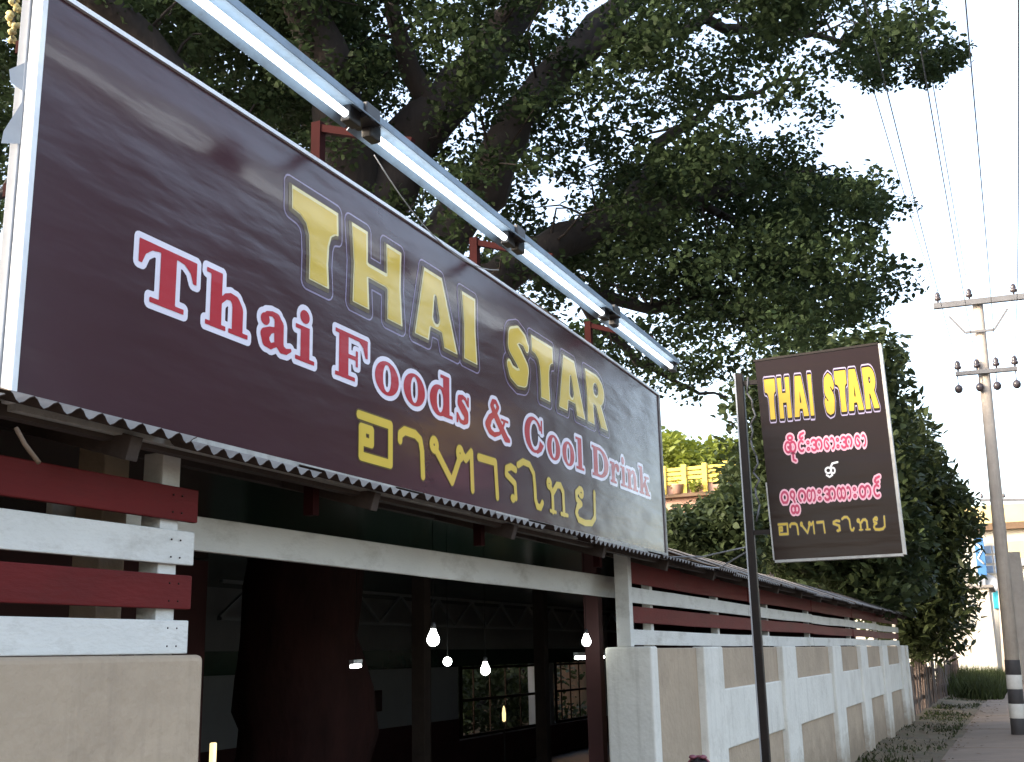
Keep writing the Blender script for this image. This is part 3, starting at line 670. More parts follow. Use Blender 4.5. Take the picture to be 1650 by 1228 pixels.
b.add([(XL-.018, YB+.028, EYE+1.44), (XL-.06, YB+.055, EYE+1.43), (XL-.055, YB+.055, EYE+1.47), (XL-.018, YB+.028, EYE+1.58)], [(0, 1, 2, 3)]); b.build('bent_flap', M['greymetal'], bb_)
b = MB(); b.box(XR+.02, XR+.05, YB, YB+.05, EYE+1.57, EYE+1.72); b.build('side_bracket', M['greymetal'], bb_, bevel=.004)
for x in (2.12, 3.89, 5.47, 7.33):       # red steel posts with arms that carry the lights
    b = MB(); b.box(x-.022, x+.022, YB+.12, YB+.165, Z0-.1, EYE+2.27 if x > 3 else EYE+2.7); b.bar((x, YB+.14, EYE+2.245), (x, 2.10, EYE+2.085), .032, .032)
    b.build('steel_post', M['redsteel'], bb_)
for z in (.9, 1.3, 1.75):
    b = MB(); b.box(XL, XR, YB+.06, YB+.10, EYE+z, EYE+z+.04); b.build('back_rail', M['redsteel'], bb_)
def onb(u, v, lift): return (u, YB-lift, v)
BZ = EYE
L2 = [(0, .022, 0, 0, .0012), (1, 0, 0, 0, .0026)]
def words(groups, fn, mats, parent, label, to3d):
    for gset in groups:
        pr = Print(to3d)
        for a in gset: fn(pr, *a)
        pr.mb.build('lettering', mats, parent)['label'] = label
def g2(pr, ch, x0, x1):
    W_, gg = SERIF[ch]; pr.glyph(gg, x0, BZ+1.115+.001*(x0-2.7), (x1-x0)/W_, .196, L2, (0, 0, W_, 1.05), .017)
line2 = [('T', 2.672, 2.954), ('h', 3.006, 3.252), ('a', 3.300, 3.515), ('i', 3.541, 3.672), ('F', 3.822, 4.085), ('o', 4.138, 4.347), ('o', 4.390, 4.594), ('d', 4.643, 4.885), ('s', 4.912, 5.078), ('&', 5.245, 5.575), ('C', 5.775, 6.065), ('o', 6.11, 6.32), ('o', 6.355, 6.56), ('l', 6.59, 6.735), ('D', 6.885, 7.215), ('r', 7.245, 7.445), ('i', 7.462, 7.588), ('n', 7.602, 7.86), ('k', 7.885, 8.145)]
words([line2[0:4], line2[4:9], line2[9:10], line2[10:14], line2[14:19]], g2, [M['lilacwhite'], M['printred']], bb_, 'red serif word outlined in pale lilac', onb)
LC = [(0, .046, 0, 0, .0010), (1, .037, 0, 0, .0020), (2, .012, .002, -.004, .0031), (3, 0, 0, 0, .0042), (4, -.009, .006, 0, .0053)]
LC = [(0, .040, -.004, -.004, .0010), (1, .033, -.004, -.004, .0020), (2, .008, -.006, -.006, .0030), (3, -.003, .004, .001, .0041), (4, -.013, .0, -.004, .0052)]
def g1(pr, ch, x0, x1):
    W_, gg = CHUNK[ch]; pr.glyph(gg, x0, BZ+1.452, (x1-x0)/W_, .354, LC, (0, 0, W_, 1.0), .012)
line1 = [('T', 3.483, 3.827), ('H', 3.925, 4.377), ('A', 4.484, 4.940), ('I', 4.987, 5.172), ('S', 5.522, 5.885), ('T', 5.897, 6.239), ('A', 6.311, 6.783), ('R', 6.801, 7.231)]
words([line1[:4], line1[4:]], g1, [M['lilac'], M['banner'], M['olive'], M['cream'], M['gold']], bb_, 'gold bevelled block word with thin lilac outline', onb)
LT = [(0, .006, 0, 0, .0012), (1, 0, 0, 0, .0026)]
pr = Print(onb)
for ch, x0, x1 in [('o_ang', 4.006, 4.292), ('sara_aa', 4.347, 4.585), ('ho_hip', 4.645, 5.107), ('sara_aa2', 5.169, 5.405), ('ro_rua', 5.488, 5.660), ('mai_malai', 5.673, 6.020), ('tho_thahan', 6.085, 6.420), ('yo_yak', 6.533, 6.973)]:
    W_, gg = TH[ch]; pr.glyph(gg, x0, BZ+.803, (x1-x0)/W_, .188, LT, (0, -.1, W_, 1.3), .017)
pr.mb.build('lettering', [M['olive'], M['gold']], bb_)['label'] = 'gold Thai lettering along the bottom'

# =================================================================== FLUORESCENT FIXTURES
LY, LZ = 2.10, EYE+1.985
def fixture(x0, label):
    t = thing('fluorescent_fixture', label, 'light fixture', (x0, LY, LZ), 'fluorescent fixtures above the billboard')
    L = 1.44
    prof = [(-.072, -.014), (-.034, .024), (-.034, .052), (.034, .052), (.034, .024), (.072, -.014), (.070, -.018), (.030, .018), (-.030, .018), (-.070, -.018)]
    b = MB(); n = len(prof); v = [(x0+(L if k else 0), LY+p[0], LZ+p[1]+.012) for k in (0, 1) for p in prof]
    f = [(i, (i+1) % n, n+(i+1) % n, n+i) for i in range(n)]
    f += [(0, 1, 8, 9), (1, 2, 3, 4, 7, 8), (4, 5, 6, 7)]
    f += [tuple(n+i for i in q[::-1]) for q in ((0, 1, 8, 9), (1, 2, 3, 4, 7, 8), (4, 5, 6, 7))]
    b.add(v, f); b.build('reflector', M['lampwhite'], t)
    b = MB(); b.tube([(x0+.10, LY, LZ-.006), (x0+L-.10, LY, LZ-.006)], .0145, 12); b.build('tube', M['tube'], t)
    for xa in (x0+.035, x0+L-.095):
        b = MB(); b.box(xa-.01, xa+.07, LY-.022, LY+.022, LZ-.034, LZ+.03); b.build('end_socket', M['cap'], t, bevel=.006)
    b = MB(); b.box(x0-.05, x0+.05, LY-.05, LY+.05, LZ+.005, LZ+.070); b.build('joint_box', M['cap'], t, bevel=.005)
    return t
f0 = fixture(2.03, 'first fluorescent fixture, cut off by the top edge, nearest the viewer')
for k, (x, lb) in enumerate([(3.49, 'second fluorescent fixture, above the letter T of the gold lettering'), (4.925, 'third fluorescent fixture, between the second one and the short last one'), (6.42, 'farthest fluorescent fixture, ending over the right end of the billboard')]):
    dup(f0, (x, LY, LZ+.004*k), lb)
wr = thing('lamp_cable', 'thin cable looping under the second fluorescent fixture', 'cable', at(610, 265, 4.4))
b = MB(); pa, pb = Vector((3.75, 2.2, EYE+1.99)), Vector((5.2, 2.3, EYE+1.96))
b.tube([pa.lerp(pb, s)-Vector((0, 0, .13*4*s*(1-s))) for s in np.linspace(0, 1, 13)], .0028, 5); b.build('cable', M['greymetal'], wr)

# =================================================================== POLE SIGN
PX = 7.70
ps = thing('pole_sign', 'dark hanging sign on a thin black pole with yellow and pink lettering', 'sign', (PX, 1.60, 0))
lean = -.0
b = MB(); b.box(PX-.027, PX+.027, 1.579, 1.633, -.1, EYE+1.86); b.build('pole', M['blacksteel'], ps, bevel=.006)
b = MB(); b.box(PX-.032, PX-.0275, 1.627, 1.636, .2, EYE+1.86); b.build('pole_highlight', M['greymetal'], ps)  # pale strip put in as the highlight down the pole's left edge
# panel corners (left = far from street): slightly sagging
PA, PB, PC, PD = (1.486, EYE+1.925), (.672, EYE+1.942), (.648, EYE+.579), (1.451, EYE+.578)
def onp(s_, t_, lift):
    y = (PA[0]*(1-s_)+PB[0]*s_)*(1-t_)+(PD[0]*(1-s_)+PC[0]*s_)*t_
    z = (PA[1]*(1-s_)+PB[1]*s_)*(1-t_)+(PD[1]*(1-s_)+PC[1]*s_)*t_
    return (PX-.03-lift, y, z)
def quadbox(s0, s1, t0, t1, x0, x1, nm, mt):
    b = MB(); v = []
    for lift in (x0, x1):
        for (s_, t_) in ((s0, t0), (s1, t0), (s1, t1), (s0, t1)): v.append(onp(s_, t_, lift))
    b.add(v, [(0, 1, 2, 3), (7, 6, 5, 4), (0, 4, 5, 1), (1, 5, 6, 2), (2, 6, 7, 3), (3, 7, 4, 0)]); return b.build(nm, mt, ps)
quadbox(0, 1, 0, 1, -.06, 0, 'panel', M['panel'])
quadbox(1.001, 1.024, -.004, 1.006, -.065, .008, 'trim', M['trim'])
quadbox(0.0, 1.0, 1.001, 1.013, -.065, .008, 'trim', M['trim'])
quadbox(-.012, -.001, .62, 1.0, -.065, .006, 'trim', M['trim'])
quadbox(-.012, 1.0, -.012, -.001, -.065, .006, 'trim', M['blacksteel'])
for t_ in (.10, .86):
    b = MB(); q = onp(0, t_, -.03); b.bar((PX, 1.60, q[2]), (q[0], q[1], q[2]), .03, .03); b.build('arm', M['blacksteel'], ps)
b = MB()
for i in range(9):
    z = EYE+1.83-i*.11; b.tube([(PX-.01, 1.545+.018*math.sin(i*2.2), z), (PX-.02, 1.53+.02*math.cos(i*1.7), z-.055), (PX-.01, 1.545+.018*math.sin((i+1)*2.2), z-.11)], .007, 5)
b.build('twisted_cable', M['wire'], ps)
def yz(u, v, lift):     # u runs to the street (minus Y)
    return (PX-.03-lift, -u, v)
def shear(u, v, lift):
    t_ = (EYE+1.935-v)/1.36; return (PX-.03-lift, -u-.03*(t_-.25)*1.0, v)
LS = [(0, .016, 0, -.002, .0010), (1, .011, 0, -.002, .0019), (2, .003, 0, 0, .0030)]
def g3(pr, ch, y0, y1, dz):
    W_, gg = CHUNK[ch]; pr.glyph(gg, -y0, EYE+1.520+dz, (y0-y1)/W_, .268, LS, (0, 0, W_, 1), .02)
pl1 = [('T', 1.433, 1.364, 0), ('H', 1.346, 1.266, 0), ('A', 1.245, 1.155, 0), ('I', 1.143, 1.119, 0), ('S', 1.047, .975, -.006), ('T', .967, .896, .003), ('A', .892, .801, .004), ('R', .788, .703, .006)]
words([pl1[:4], pl1[4:]], g3, [M['lilac'], M['panel'], M['pyellow']], ps, 'bright yellow block word at the top', yz)
LB = [(0, .0115, 0, 0, .0010), (1, .0015, 0, 0, .0022)]
def my(z, h, lay):
    def fn(pr, ch, y0, y1):
        W_, gg = MY[ch]; pr.glyph(gg, -y0, EYE+z, (y0-y1)/W_, h, lay, (0, -1, W_, 1.8), .03)
    return fn
words([[('tha', 1.330, 1.250), ('i_up', 1.315, 1.265), ('u_low', 1.290, 1.255), ('nga', 1.243, 1.197), ('asat', 1.238, 1.195), ('visarga', 1.188, 1.163), ('a', 1.156, 1.081), ('sa', 1.074, 1.035), ('aa', 1.030, 1.002), ('visarga', .996, .973), ('a', .963, .890), ('sa', .876, .838), ('aa', .830, .803)]], my(1.277, .078, LB), [M['ppink'], M['pred']], ps, 'upper line of pink and crimson Burmese lettering', yz)
words([[('ma', 1.382, 1.328), ('na', 1.322, 1.280), ('ta_low', 1.322, 1.262), ('e', 1.270, 1.219), ('la', 1.212, 1.151), ('visarga', 1.143, 1.116), ('a', 1.098, 1.024), ('tha2', 1.017, .960), ('aa', .955, .926), ('visarga', .918, .893), ('ka', .877, .801), ('nga', .790, .745), ('asat', .785, .740)]], my(.944, .080, LB), [M['ppink'], M['pred']], ps, 'lower line of pink and crimson Burmese lettering', yz)
words([[('hnai', 1.085, .985)]], my(1.112, .055, [(0, .0, 0, 0, .0012)]), [M['pwhite']], ps, 'small white Burmese word in the middle', yz)
def g4(pr, ch, y0, y1):
    W_, gg = TH[ch]; pr.glyph(gg, -y0, EYE+.738, (y0-y1)/W_, .072, [(0, .003, 0, 0, .001), (1, 0, 0, 0, .002)], (0, -.1, W_, 1.3), .03)
pl4 = [('o_ang', 1.411, 1.348), ('sara_aa', 1.337, 1.283), ('ho_hip', 1.268, 1.180), ('sara_aa2', 1.161, 1.113), ('ro_rua', 1.062, 1.012), ('mai_malai', 1.000, .930), ('tho_thahan', .909, .830), ('yo_yak', .813, .725)]
words([pl4[:4], pl4[4:]], g4, [M['olive'], M['pyellow']], ps, 'yellow Thai lettering at the bottom', yz)
for lb, pts in (('long thin stay cable from the sign pole back to the roof', [(PX, 1.61, EYE+.68), (8.1, 2.05, EYE+.66), (8.45, 2.44, EYE+.70)]), ('short thin cable from the sign pole down to the eave', [(PX, 1.61, EYE+.66), (8.2, 1.95, EYE+.58), (8.9, 2.31, EYE+.655)])):
    t = thing('stay_cable', lb, 'cable', pts[0]); b = MB(); b.tube(pts, .006, 5); b.build('cable', M['greymetal'], t)

# =================================================================== FOLIAGE
def leaf_mesh(name, centres, spread, n_each, ln, wd, mt, parent, hexa=True, droop=0.0, seed=1):
    rg = np.random.default_rng(seed); o = np.array(ORG[parent.name])
    C = np.repeat(np.asarray(centres), n_each, axis=0); N = len(C)
    # points crowd towards the outside of each clump, as leaves do
    q = rg.normal(size=(N, 3)); q /= np.linalg.norm(q, axis=1)[:, None]; q *= (rg.random(N)**.5)[:, None]
    sp_ = np.asarray(spread); sp_ = np.repeat(sp_, n_each, axis=0) if sp_.ndim == 2 else sp_
    P = C + q*sp_ - o
    nrm = rg.normal(size=(N, 3)); nrm[:, 2] = np.abs(nrm[:, 2])+.5; nrm /= np.linalg.norm(nrm, axis=1)[:, None]
    t = rg.normal(size=(N, 3)); t[:, 2] -= droop; t -= nrm*(t*nrm).sum(1)[:, None]; t /= np.linalg.norm(t, axis=1)[:, None]
    bt = np.cross(nrm, t); s = rg.uniform(.5, 1.45, N)[:, None]
    A = t*ln/2*s; B = bt*wd/2*s; K = nrm*wd*.18*s
    if hexa:
        V = np.stack([P-A, P-A*.35-B+K, P+A*.45-B*.8+K, P+A, P+A*.45+B*.8+K, P-A*.35+B+K], 1); k = 6
    else:
        V = np.stack([P-A, P-B+K, P+A, P+B+K], 1); k = 4
    me = bpy.data.meshes.new(name); me.vertices.add(N*k); me.vertices.foreach_set('co', V.astype(np.float32).ravel())
    me.loops.add(N*k); me.loops.foreach_set('vertex_index', np.arange(N*k, dtype=np.int32))
    me.polygons.add(N); me.polygons.foreach_set('loop_start', np.arange(0, N*k, k, dtype=np.int32)); me.polygons.foreach_set('loop_total', np.full(N, k, np.int32))
    me.update(calc_edges=True); me.materials.append(mt)
    ob = bpy.data.objects.new(name, me); COL.objects.link(ob); ob.parent = parent; ob['kind'] = 'stuff'; return ob
def sample(P, n, d0, d1, rg, margin=0, holes=(), dens=None):
    P_ = np.array(P, float); out = []
    lo, hi = P_.min(0), P_.max(0)
    while len(out) < n:
        x = rg.uniform(lo[0], hi[0], 400); y = rg.uniform(lo[1], hi[1], 400)
        ok = inside(P_, x, y)
        for a in np.linspace(0, 2*math.pi, 8, endpoint=False): ok &= inside(P_, x+margin*math.cos(a), y+margin*math.sin(a))
        for hx, hy, hr in holes: ok &= np.hypot(x-hx, y-hy) > hr
        if dens is not None: ok &= rg.random(400) < dens(x, y)
        for a, b_ in zip(x[ok], y[ok]): out.append(tuple(at(a, b_, rg.uniform(d0, d1))))
    return np.array(out[:n])

# ---- the big rain tree: trunk inside the hall, limbs over the roof
rt = thing('rain_tree', 'huge dark spreading tree whose crown fills the sky above the billboard', 'tree', (8.2, 5.5, 0))
b = MB(); b.tube([(8.2, 5.5, -.1), (8.2, 5.5, .3), (8.15, 5.52, .6), (8.18, 5.45, .9), (8.22, 5.4, 1.2), (8.2, 5.43, 1.45), (8.12, 5.42, 1.7), (8.08, 5.4, 1.95), (8.1, 5.4, 2.3), (8.15, 5.3, 3.2), (8.3, 5.1, 4.2)], [.80, .62, .55, .52, .55, .57, .52, .47, .48, .44, .40], 40, jit=.035); b.build('trunk', M['barkred'], rt)
top = Vector((8.3, 5.1, 4.1))
LP = []
def limb(pts, r0, r1):
    r0 *= .85; r1 *= .8
    P = [top if p is None else (at(*p) if len(p) == 3 else Vector(p)) for p in pts]
    # smooth and jitter
    Q = []
    for i in range(len(P)-1):
        LP.append(P[i].lerp(P[i+1], .35)); LP.append(P[i].lerp(P[i+1], .7)); LP.append(P[i+1])
        for k in range(4): Q.append(P[i].lerp(P[i+1], k/4) + Vector((random.uniform(-.05, .05), random.uniform(-.05, .05), random.uniform(-.05, .05)))*(1 if i or k else 0))
    Q.append(P[-1]); n = len(Q)
    b = MB(); b.tube(Q, [r0+(r1-r0)*(i/(n-1))**.8 for i in range(n)], 9, jit=.10); b.build('limb', M['barkdark'], rt)
limb([None, (610, 330, 10), (690, 190, 10.2), (780, 90, 10.5), (880, -40, 11)], .40, .18)
limb([None, (690, 420, 10), (775, 305, 10), (835, 190, 10.2), (930, 80, 10.8), (1060, -40, 12)], .34, .14)
limb([None, (760, 470, 9.8), (880, 400, 10.2), (1000, 350, 10.8), (1120, 320, 11.6), (1290, 280, 12.6), (1400, 300, 13.2)], .30, .05)
limb([None, (560, 250, 9.8), (540, 120, 9.6), (470, -40, 9.4)], .34, .2)
limb([None, (360, 240, 9.5), (230, 60, 9), (80, -60, 8.6)], .30, .12)
limb([(880, 120, 10.6), (1000, 60, 11), (1130, 40, 11.6), (1300, 60, 12.4), (1440, 90, 12.8)], .13, .025)
limb([(840, 410, 10), (930, 470, 10.8), (1050, 500, 11.8), (1200, 470, 12.8), (1380, 440, 13.6)], .12, .025)
limb([(1000, 350, 10.8), (1060, 230, 11.4), (1150, 160, 12), (1290, 130, 12.6)], .10, .02)
limb([(930, 470, 10.8), (1010, 570, 11.6), (1090, 620, 12.4), (1170, 640, 13)], .07, .015)
limb([(700, 180, 10.2), (640, 60, 10), (620, -60, 10)], .14, .06)
limb([(1120, 320, 11.6), (1230, 380, 12.4), (1330, 430, 13)], .06, .015)
limb([(300, 150, 9), (100, 260, 8.5), (-40, 330, 8.2)], .09, .03)
CROWN = [(-120, -160), (1480, -160), (1495, 0), (1505, 40), (1550, 60), (1595, 82), (1570, 112), (1500, 145), (1440, 160), (1395, 130), (1380, 175), (1345, 200), (1335, 250), (1290, 265),
         (1330, 262), (1390, 275), (1450, 305), (1490, 330), (1470, 352), (1440, 350), (1440, 380), (1390, 405), (1440, 408), (1485, 412), (1470, 470), (1455, 520), (1410, 555), (1330, 570), (1230, 590), (1195, 640), (1185, 690), (1110, 700), (1060, 690),
         (1060, 640), (960, 590), (850, 520), (700, 430), (540, 320), (340, 200), (100, 60), (60, 100), (40, 600), (-120, 640)]
HOLES = [(975, 500, 34), (1240, 560, 26), (1210, 600, 18), (1268, 88, 22), (1228, 150, 24), (1275, 200, 24), (1330, 215, 22), (1010, 600, 26), (925, 200, 24), (960, 180, 18), (830, 110, 20), (690, 150, 16), (820, 250, 14), (15, 85, 30), (10, 300, 20), (20, 420, 55), (10, 560, 25), (1100, 690, 16), (640, 305, 30), (960, 30, 26), (1000, 420, 20), (1090, 200, 14), (1290, 40, 14)]
rg = np.random.default_rng(5)
def dens(x, y): return np.where(x < 620, .8, np.where(x < 1180, .5, .70))
cA = sample(CROWN, 460, 8.8, 13.2, rg, 26, HOLES, dens)
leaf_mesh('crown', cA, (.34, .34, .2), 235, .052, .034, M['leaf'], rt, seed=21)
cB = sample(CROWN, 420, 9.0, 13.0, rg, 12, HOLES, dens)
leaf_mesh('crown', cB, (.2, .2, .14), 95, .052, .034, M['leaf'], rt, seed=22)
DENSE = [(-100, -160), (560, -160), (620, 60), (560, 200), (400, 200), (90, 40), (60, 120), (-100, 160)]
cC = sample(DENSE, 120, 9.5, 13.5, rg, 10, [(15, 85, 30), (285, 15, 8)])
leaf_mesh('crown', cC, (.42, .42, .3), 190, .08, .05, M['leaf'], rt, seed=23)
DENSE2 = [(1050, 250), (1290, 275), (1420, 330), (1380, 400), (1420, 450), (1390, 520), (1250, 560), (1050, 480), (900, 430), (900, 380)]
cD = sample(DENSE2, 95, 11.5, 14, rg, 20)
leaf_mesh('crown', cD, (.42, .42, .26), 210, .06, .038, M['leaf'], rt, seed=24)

TIP = [(1370, 20), (1500, 35), (1598, 85), (1500, 132), (1400, 145)]
cE = sample(TIP, 24, 11.4, 12.8, rg, 9)
leaf_mesh('crown', cE, (.2, .2, .13), 115, .052, .034, M['leaf'], rt, seed=25)
tw = MB(); lpa = np.array([tuple(p) for p in LP])
for c in np.concatenate([cA, cB, cE])[::2]:
    d = np.linalg.norm(lpa-c, axis=1); k_ = int(np.argmin(d))
    if d[k_] > 1.3: continue
    a_, c_ = Vector(lpa[k_]), Vector(c); md = a_.lerp(c_, .5)+Vector((random.uniform(-.15, .15), random.uniform(-.15, .15), random.uniform(-.02, .22)))
    tw.tube([a_, a_.lerp(md, .55)+Vector((0, 0, random.uniform(-.06, .06))), md, c_], [.018, .013, .009, .004], 5)
o_ = tw.build('twigs', M['barkdark'], rt); o_['kind'] = 'stuff'
def tree(name, label, base, poly, n, d0, d1, spread, each, ln, wd, mt, trunk, margin=20, holes=(), droop=0., seed=1, group=None):
    t = thing(name, label, 'tree', base, group)
    b = MB(); b.tube(trunk, [.22+.0*i if i == 0 else .2*(1-i/len(trunk))+.05 for i in range(len(trunk))], 9, jit=.1); b.build('trunk', M['barkdark'], t)
    c = sample(poly, n, d0, d1, np.random.default_rng(seed), margin, holes)
    leaf_mesh('crown', c, spread, each, ln, wd, mt, t, seed=seed+50, droop=droop)
    return t
B1 = at(1330, 1020, 25); B2 = at(1478, 1060, 33)
tree('leafy_tree', 'dark dense tree rising behind the hanging pole sign', (B1.x, B1.y, 0), [(1165, 640), (1215, 590), (1300, 550), (1420, 535), (1450, 590), (1462, 650), (1470, 700), (1490, 960), (1440, 1000), (1200, 930), (1150, 860), (1180, 740)], 330, 22, 27, (.75, .75, .55), 110, .20, .09, M['leafdark'],
     [(B1.x, B1.y, -.1), (B1.x, B1.y, 1.5), (B1.x+.2, B1.y, 3.5), (B1.x, B1.y+.2, 5.5)], 22, [(1195, 690, 14)], seed=31)
tree('mango_tree', 'large drooping leafed tree overhanging the far end of the wall', (B2.x, B2.y, 0), [(1400, 640), (1455, 640), (1490, 700), (1512, 760), (1540, 790), (1562, 830), (1555, 880), (1540, 920), (1572, 960), (1562, 1000), (1540, 1035), (1530, 1060), (1450, 1060), (1380, 980)], 330, 29, 34.5, (.85, .85, .65), 110, .26, .085, M['leafmango'],
     [(B2.x, B2.y, -.1), (B2.x+.1, B2.y, 1.5), (B2.x, B2.y+.1, 3.5), (B2.x, B2.y, 5.2)], 18, droop=.8, seed=33)
bs = at(1130, 960, 20)
tree('flowering_shrub', 'bushy shrub with pale flowers behind the right end of the billboard', (bs.x, bs.y, 0), [(1060, 835), (1110, 820), (1160, 790), (1215, 785), (1225, 920), (1190, 930), (1080, 900), (1060, 880)], 130, 17.5, 21, (.34, .34, .28), 90, .13, .07, M['leafdark'],
     [(bs.x, bs.y, -.1), (bs.x, bs.y, 1.5), (bs.x+.1, bs.y, 3.0)], 14, seed=35)
# light trees beyond the terrace
bt_ = at(1130, 700, 42)
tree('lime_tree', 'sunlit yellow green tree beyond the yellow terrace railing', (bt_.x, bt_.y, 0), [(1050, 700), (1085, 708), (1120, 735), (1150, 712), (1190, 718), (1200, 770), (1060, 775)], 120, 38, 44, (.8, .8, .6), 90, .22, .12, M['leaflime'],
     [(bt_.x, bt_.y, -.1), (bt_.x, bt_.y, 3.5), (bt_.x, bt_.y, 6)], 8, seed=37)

def reflected_tree(src, x, y, lb):  # unseen trees added across the road for the billboard to reflect
    r = dup(src, (x, y, 0), lb); r['group'] = 'added trees reflected in the billboard'; r.rotation_euler = (0, 0, random.uniform(0, 6)); return r
mg = bpy.data.objects['mango_tree']
for x, y, lb in [(27, -19, 'added unseen tree for the billboard to reflect, nearest of the row'), (37, -18, 'added unseen tree for the billboard to reflect, second of the row'), (47, -19, 'added unseen tree for the billboard to reflect, third of the row'), (55, -18.5, 'added unseen tree for the billboard to reflect, last of the row')]:
    reflected_tree(mg, x, y, lb).scale = (1.6, 1.6, 2.1)
# =================================================================== TERRACE HOUSE
TX = 33.0
a_ = at(1040, 752, 33.5); b_ = at(1195, 756, 33.5)
th = thing('terrace_house', 'pink rendered house with a yellow railed roof terrace behind the trees', 'house', (TX, 8.5, 0))
k_ = TX/26.0
zr = EYE+4.16*k_; zf = EYE+3.84*k_; zw = EYE+3.50*k_
ya, yb_ = 5.3*k_, 9.6*k_
b = MB(); b.box(TX, TX+7, ya, yb_+3, 0, zw); b.build('wall', M['pinkwall'], th)
b = MB(); b.box(TX-.25, TX+7.2, ya-.2, yb_+3.2, zw, zw+.10); b.build('terrace_slab', M['brown'], th)
b = MB(); b.box(TX-.1, TX+.05, ya, yb_+3, zw+.10, zf-.02); b.build('parapet', M['pinkwall'], th)
for i in range(4):
    z = zf + (zr-zf)*i/3
    b = MB(); b.box(TX-.14, TX-.08, ya, yb_+3, z-.05, z+.05); b.build('rail', M['yellowpaint'], th)
y = ya+.1
while y < yb_+3:
    b = MB(); b.box(TX-.20, TX-.02, y-.07, y+.07, zw+.1, zr+.12); b.build('rail_post', M['yellowpaint'], th); y += .62
for i, (px_, w_) in enumerate(((1090, 1.0), (1150, 1.2))):
    c0 = at(px_, 745, 34.0)
    t = thing('potted_plant', ['bright green plant leaning over the left of the terrace railing', 'bright green plant leaning over the right of the terrace railing'][i], 'plant', (c0.x, c0.y, zw+.1), 'plants on the terrace')
    b = MB(); b.lathe((c0.x, c0.y, zw+.10), [(.13, 0), (.18, .25), (.2, .27)], 12); b.build('pot', M['pinkwall'], t)
    cc = np.array([[c0.x+random.uniform(-.4, .4), c0.y+random.uniform(-.8, .8)*w_, zf+random.uniform(-.35, .05)] for _ in range(9)])
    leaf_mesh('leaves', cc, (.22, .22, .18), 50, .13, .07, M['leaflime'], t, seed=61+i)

# =================================================================== UTILITY POLES AND WIRES
def pole(px_, y_, h, w0, w1, label, bands, arms):
    t = thing('utility_pole', label, 'utility pole', (px_, y_, 0))
    b = MB(); b.tube([(px_, y_, -.1), (px_, y_, h*.5), (px_, y_, h)], [w0/2, (w0+w1)/4, w1/2], 14); b.build('pole', M['poleconc'], t)
    for i, (z0, z1, c) in enumerate(bands):
        r = w0/2+.006
        b = MB(); b.lathe((px_, y_, 0), [(r-.002, z0), (r, z0+.004), (r-.003, z1-.004), (r-.005, z1)], 16); b.build('painted_band', M['poleblack' if c else 'polewhite'], t)
    for (z, ya, yb, ys, th_) in arms:
        b = MB(); b.box(px_-w1/2-.12, px_-w1/2-.02, ya, yb, z-th_, z); ar = b.build('crossarm', M['steelarm'], t, bevel=.008)
        for q in ys:
            b = MB(); b.lathe((px_-w1/2-.07, q, z), [(.02, 0), (.02, .05), (.065, .06), (.075, .11), (.05, .13), (.06, .16), (.045, .22), (.02, .24)], 10); b.build('insulator', M['porcelain'], ar)
    return t
PPX, PPY = 25.9, .33
# the pole leans a little, so it is tilted about its foot below
p1 = pole(PPX, PPY, EYE+7.28, .285, .22, 'tall concrete utility pole with black and white bands at its foot, by the path', [(0, .33, 1), (.331, .61, 0), (.611, .89, 1), (.891, 1.17, 0), (1.171, 1.46, 1)],
     [(EYE+7.27, -1.05, 1.22, (1.12, .48, -.4, -.98), .13), (EYE+5.70, -.32, .90, (.84, .46, .08, -.28), .09)])
b = MB(); b.bar((PPX-.16, .05, EYE+6.55), (PPX-.16, .63, EYE+6.55), .05, .05); b.bar((PPX-.16, .63, EYE+6.55), (PPX-.16, .92, EYE+6.95), .04, .04); b.bar((PPX-.16, .05, EYE+6.55), (PPX-.16, -.25, EYE+6.98), .04, .04); b.build('arm_brace', M['steelarm'], p1)
for q in (.86, .44, .10, -.28):
    b = MB(); b.lathe((PPX-.16, q, EYE+5.33), [(.03, -.09), (.07, -.06), (.085, 0), (.07, .06), (.03, .09)], 10); b.tube([(PPX-.16, q, EYE+5.4), (PPX-.16, q, EYE+5.62)], .012, 5); b.build('hung_insulator', M['porcelain'], p1)
p1.rotation_euler = (R(1.25), 0, 0)
p2 = pole(55, .93, EYE+6.35, .34, .24, 'distant concrete utility pole with one crossarm, seen left of the near pole', [], [(EYE+6.3, -.35, 1.6, (1.5, .6, -.25), .12)])
p2.rotation_euler = (R(3.0), 0, 0)
sp_ = thing('stay_post', 'short square concrete post standing just behind the utility pole', 'post', (27.2, -.02, 0))
b = MB(); b.add([(27.1, -.17, -.1), (27.3, -.17, -.1), (27.3, .13, -.1), (27.1, .13, -.1), (27.1, -.10, EYE+1.95), (27.3, -.10, EYE+1.95), (27.3, .19, EYE+1.95), (27.1, .19, EYE+1.95)], [(0, 3, 2, 1), (4, 5, 6, 7), (0, 1, 5, 4), (1, 2, 6, 5), (2, 3, 7, 6), (3, 0, 4, 7)]); b.build('post', M['poleconc'], sp_, bevel=.015)
wires = [('leftmost overhead wire, passing the tip of the leafy branch', 1.12, EYE+7.45, 1.4), ('second overhead wire from the left, passing the leafy branch', .48, EYE+7.45, 1.6),
         ('third overhead wire from the left, close beside its neighbour', .84, EYE+5.85, .6), ('left one of the long pair of overhead wires running off the top', .46, EYE+5.85, .9),
         ('right one of the long pair of overhead wires running off the top', .08, EYE+5.85, 1.1), ('rightmost overhead wire, running off the top edge', -.28, EYE+5.85, 1.2)]
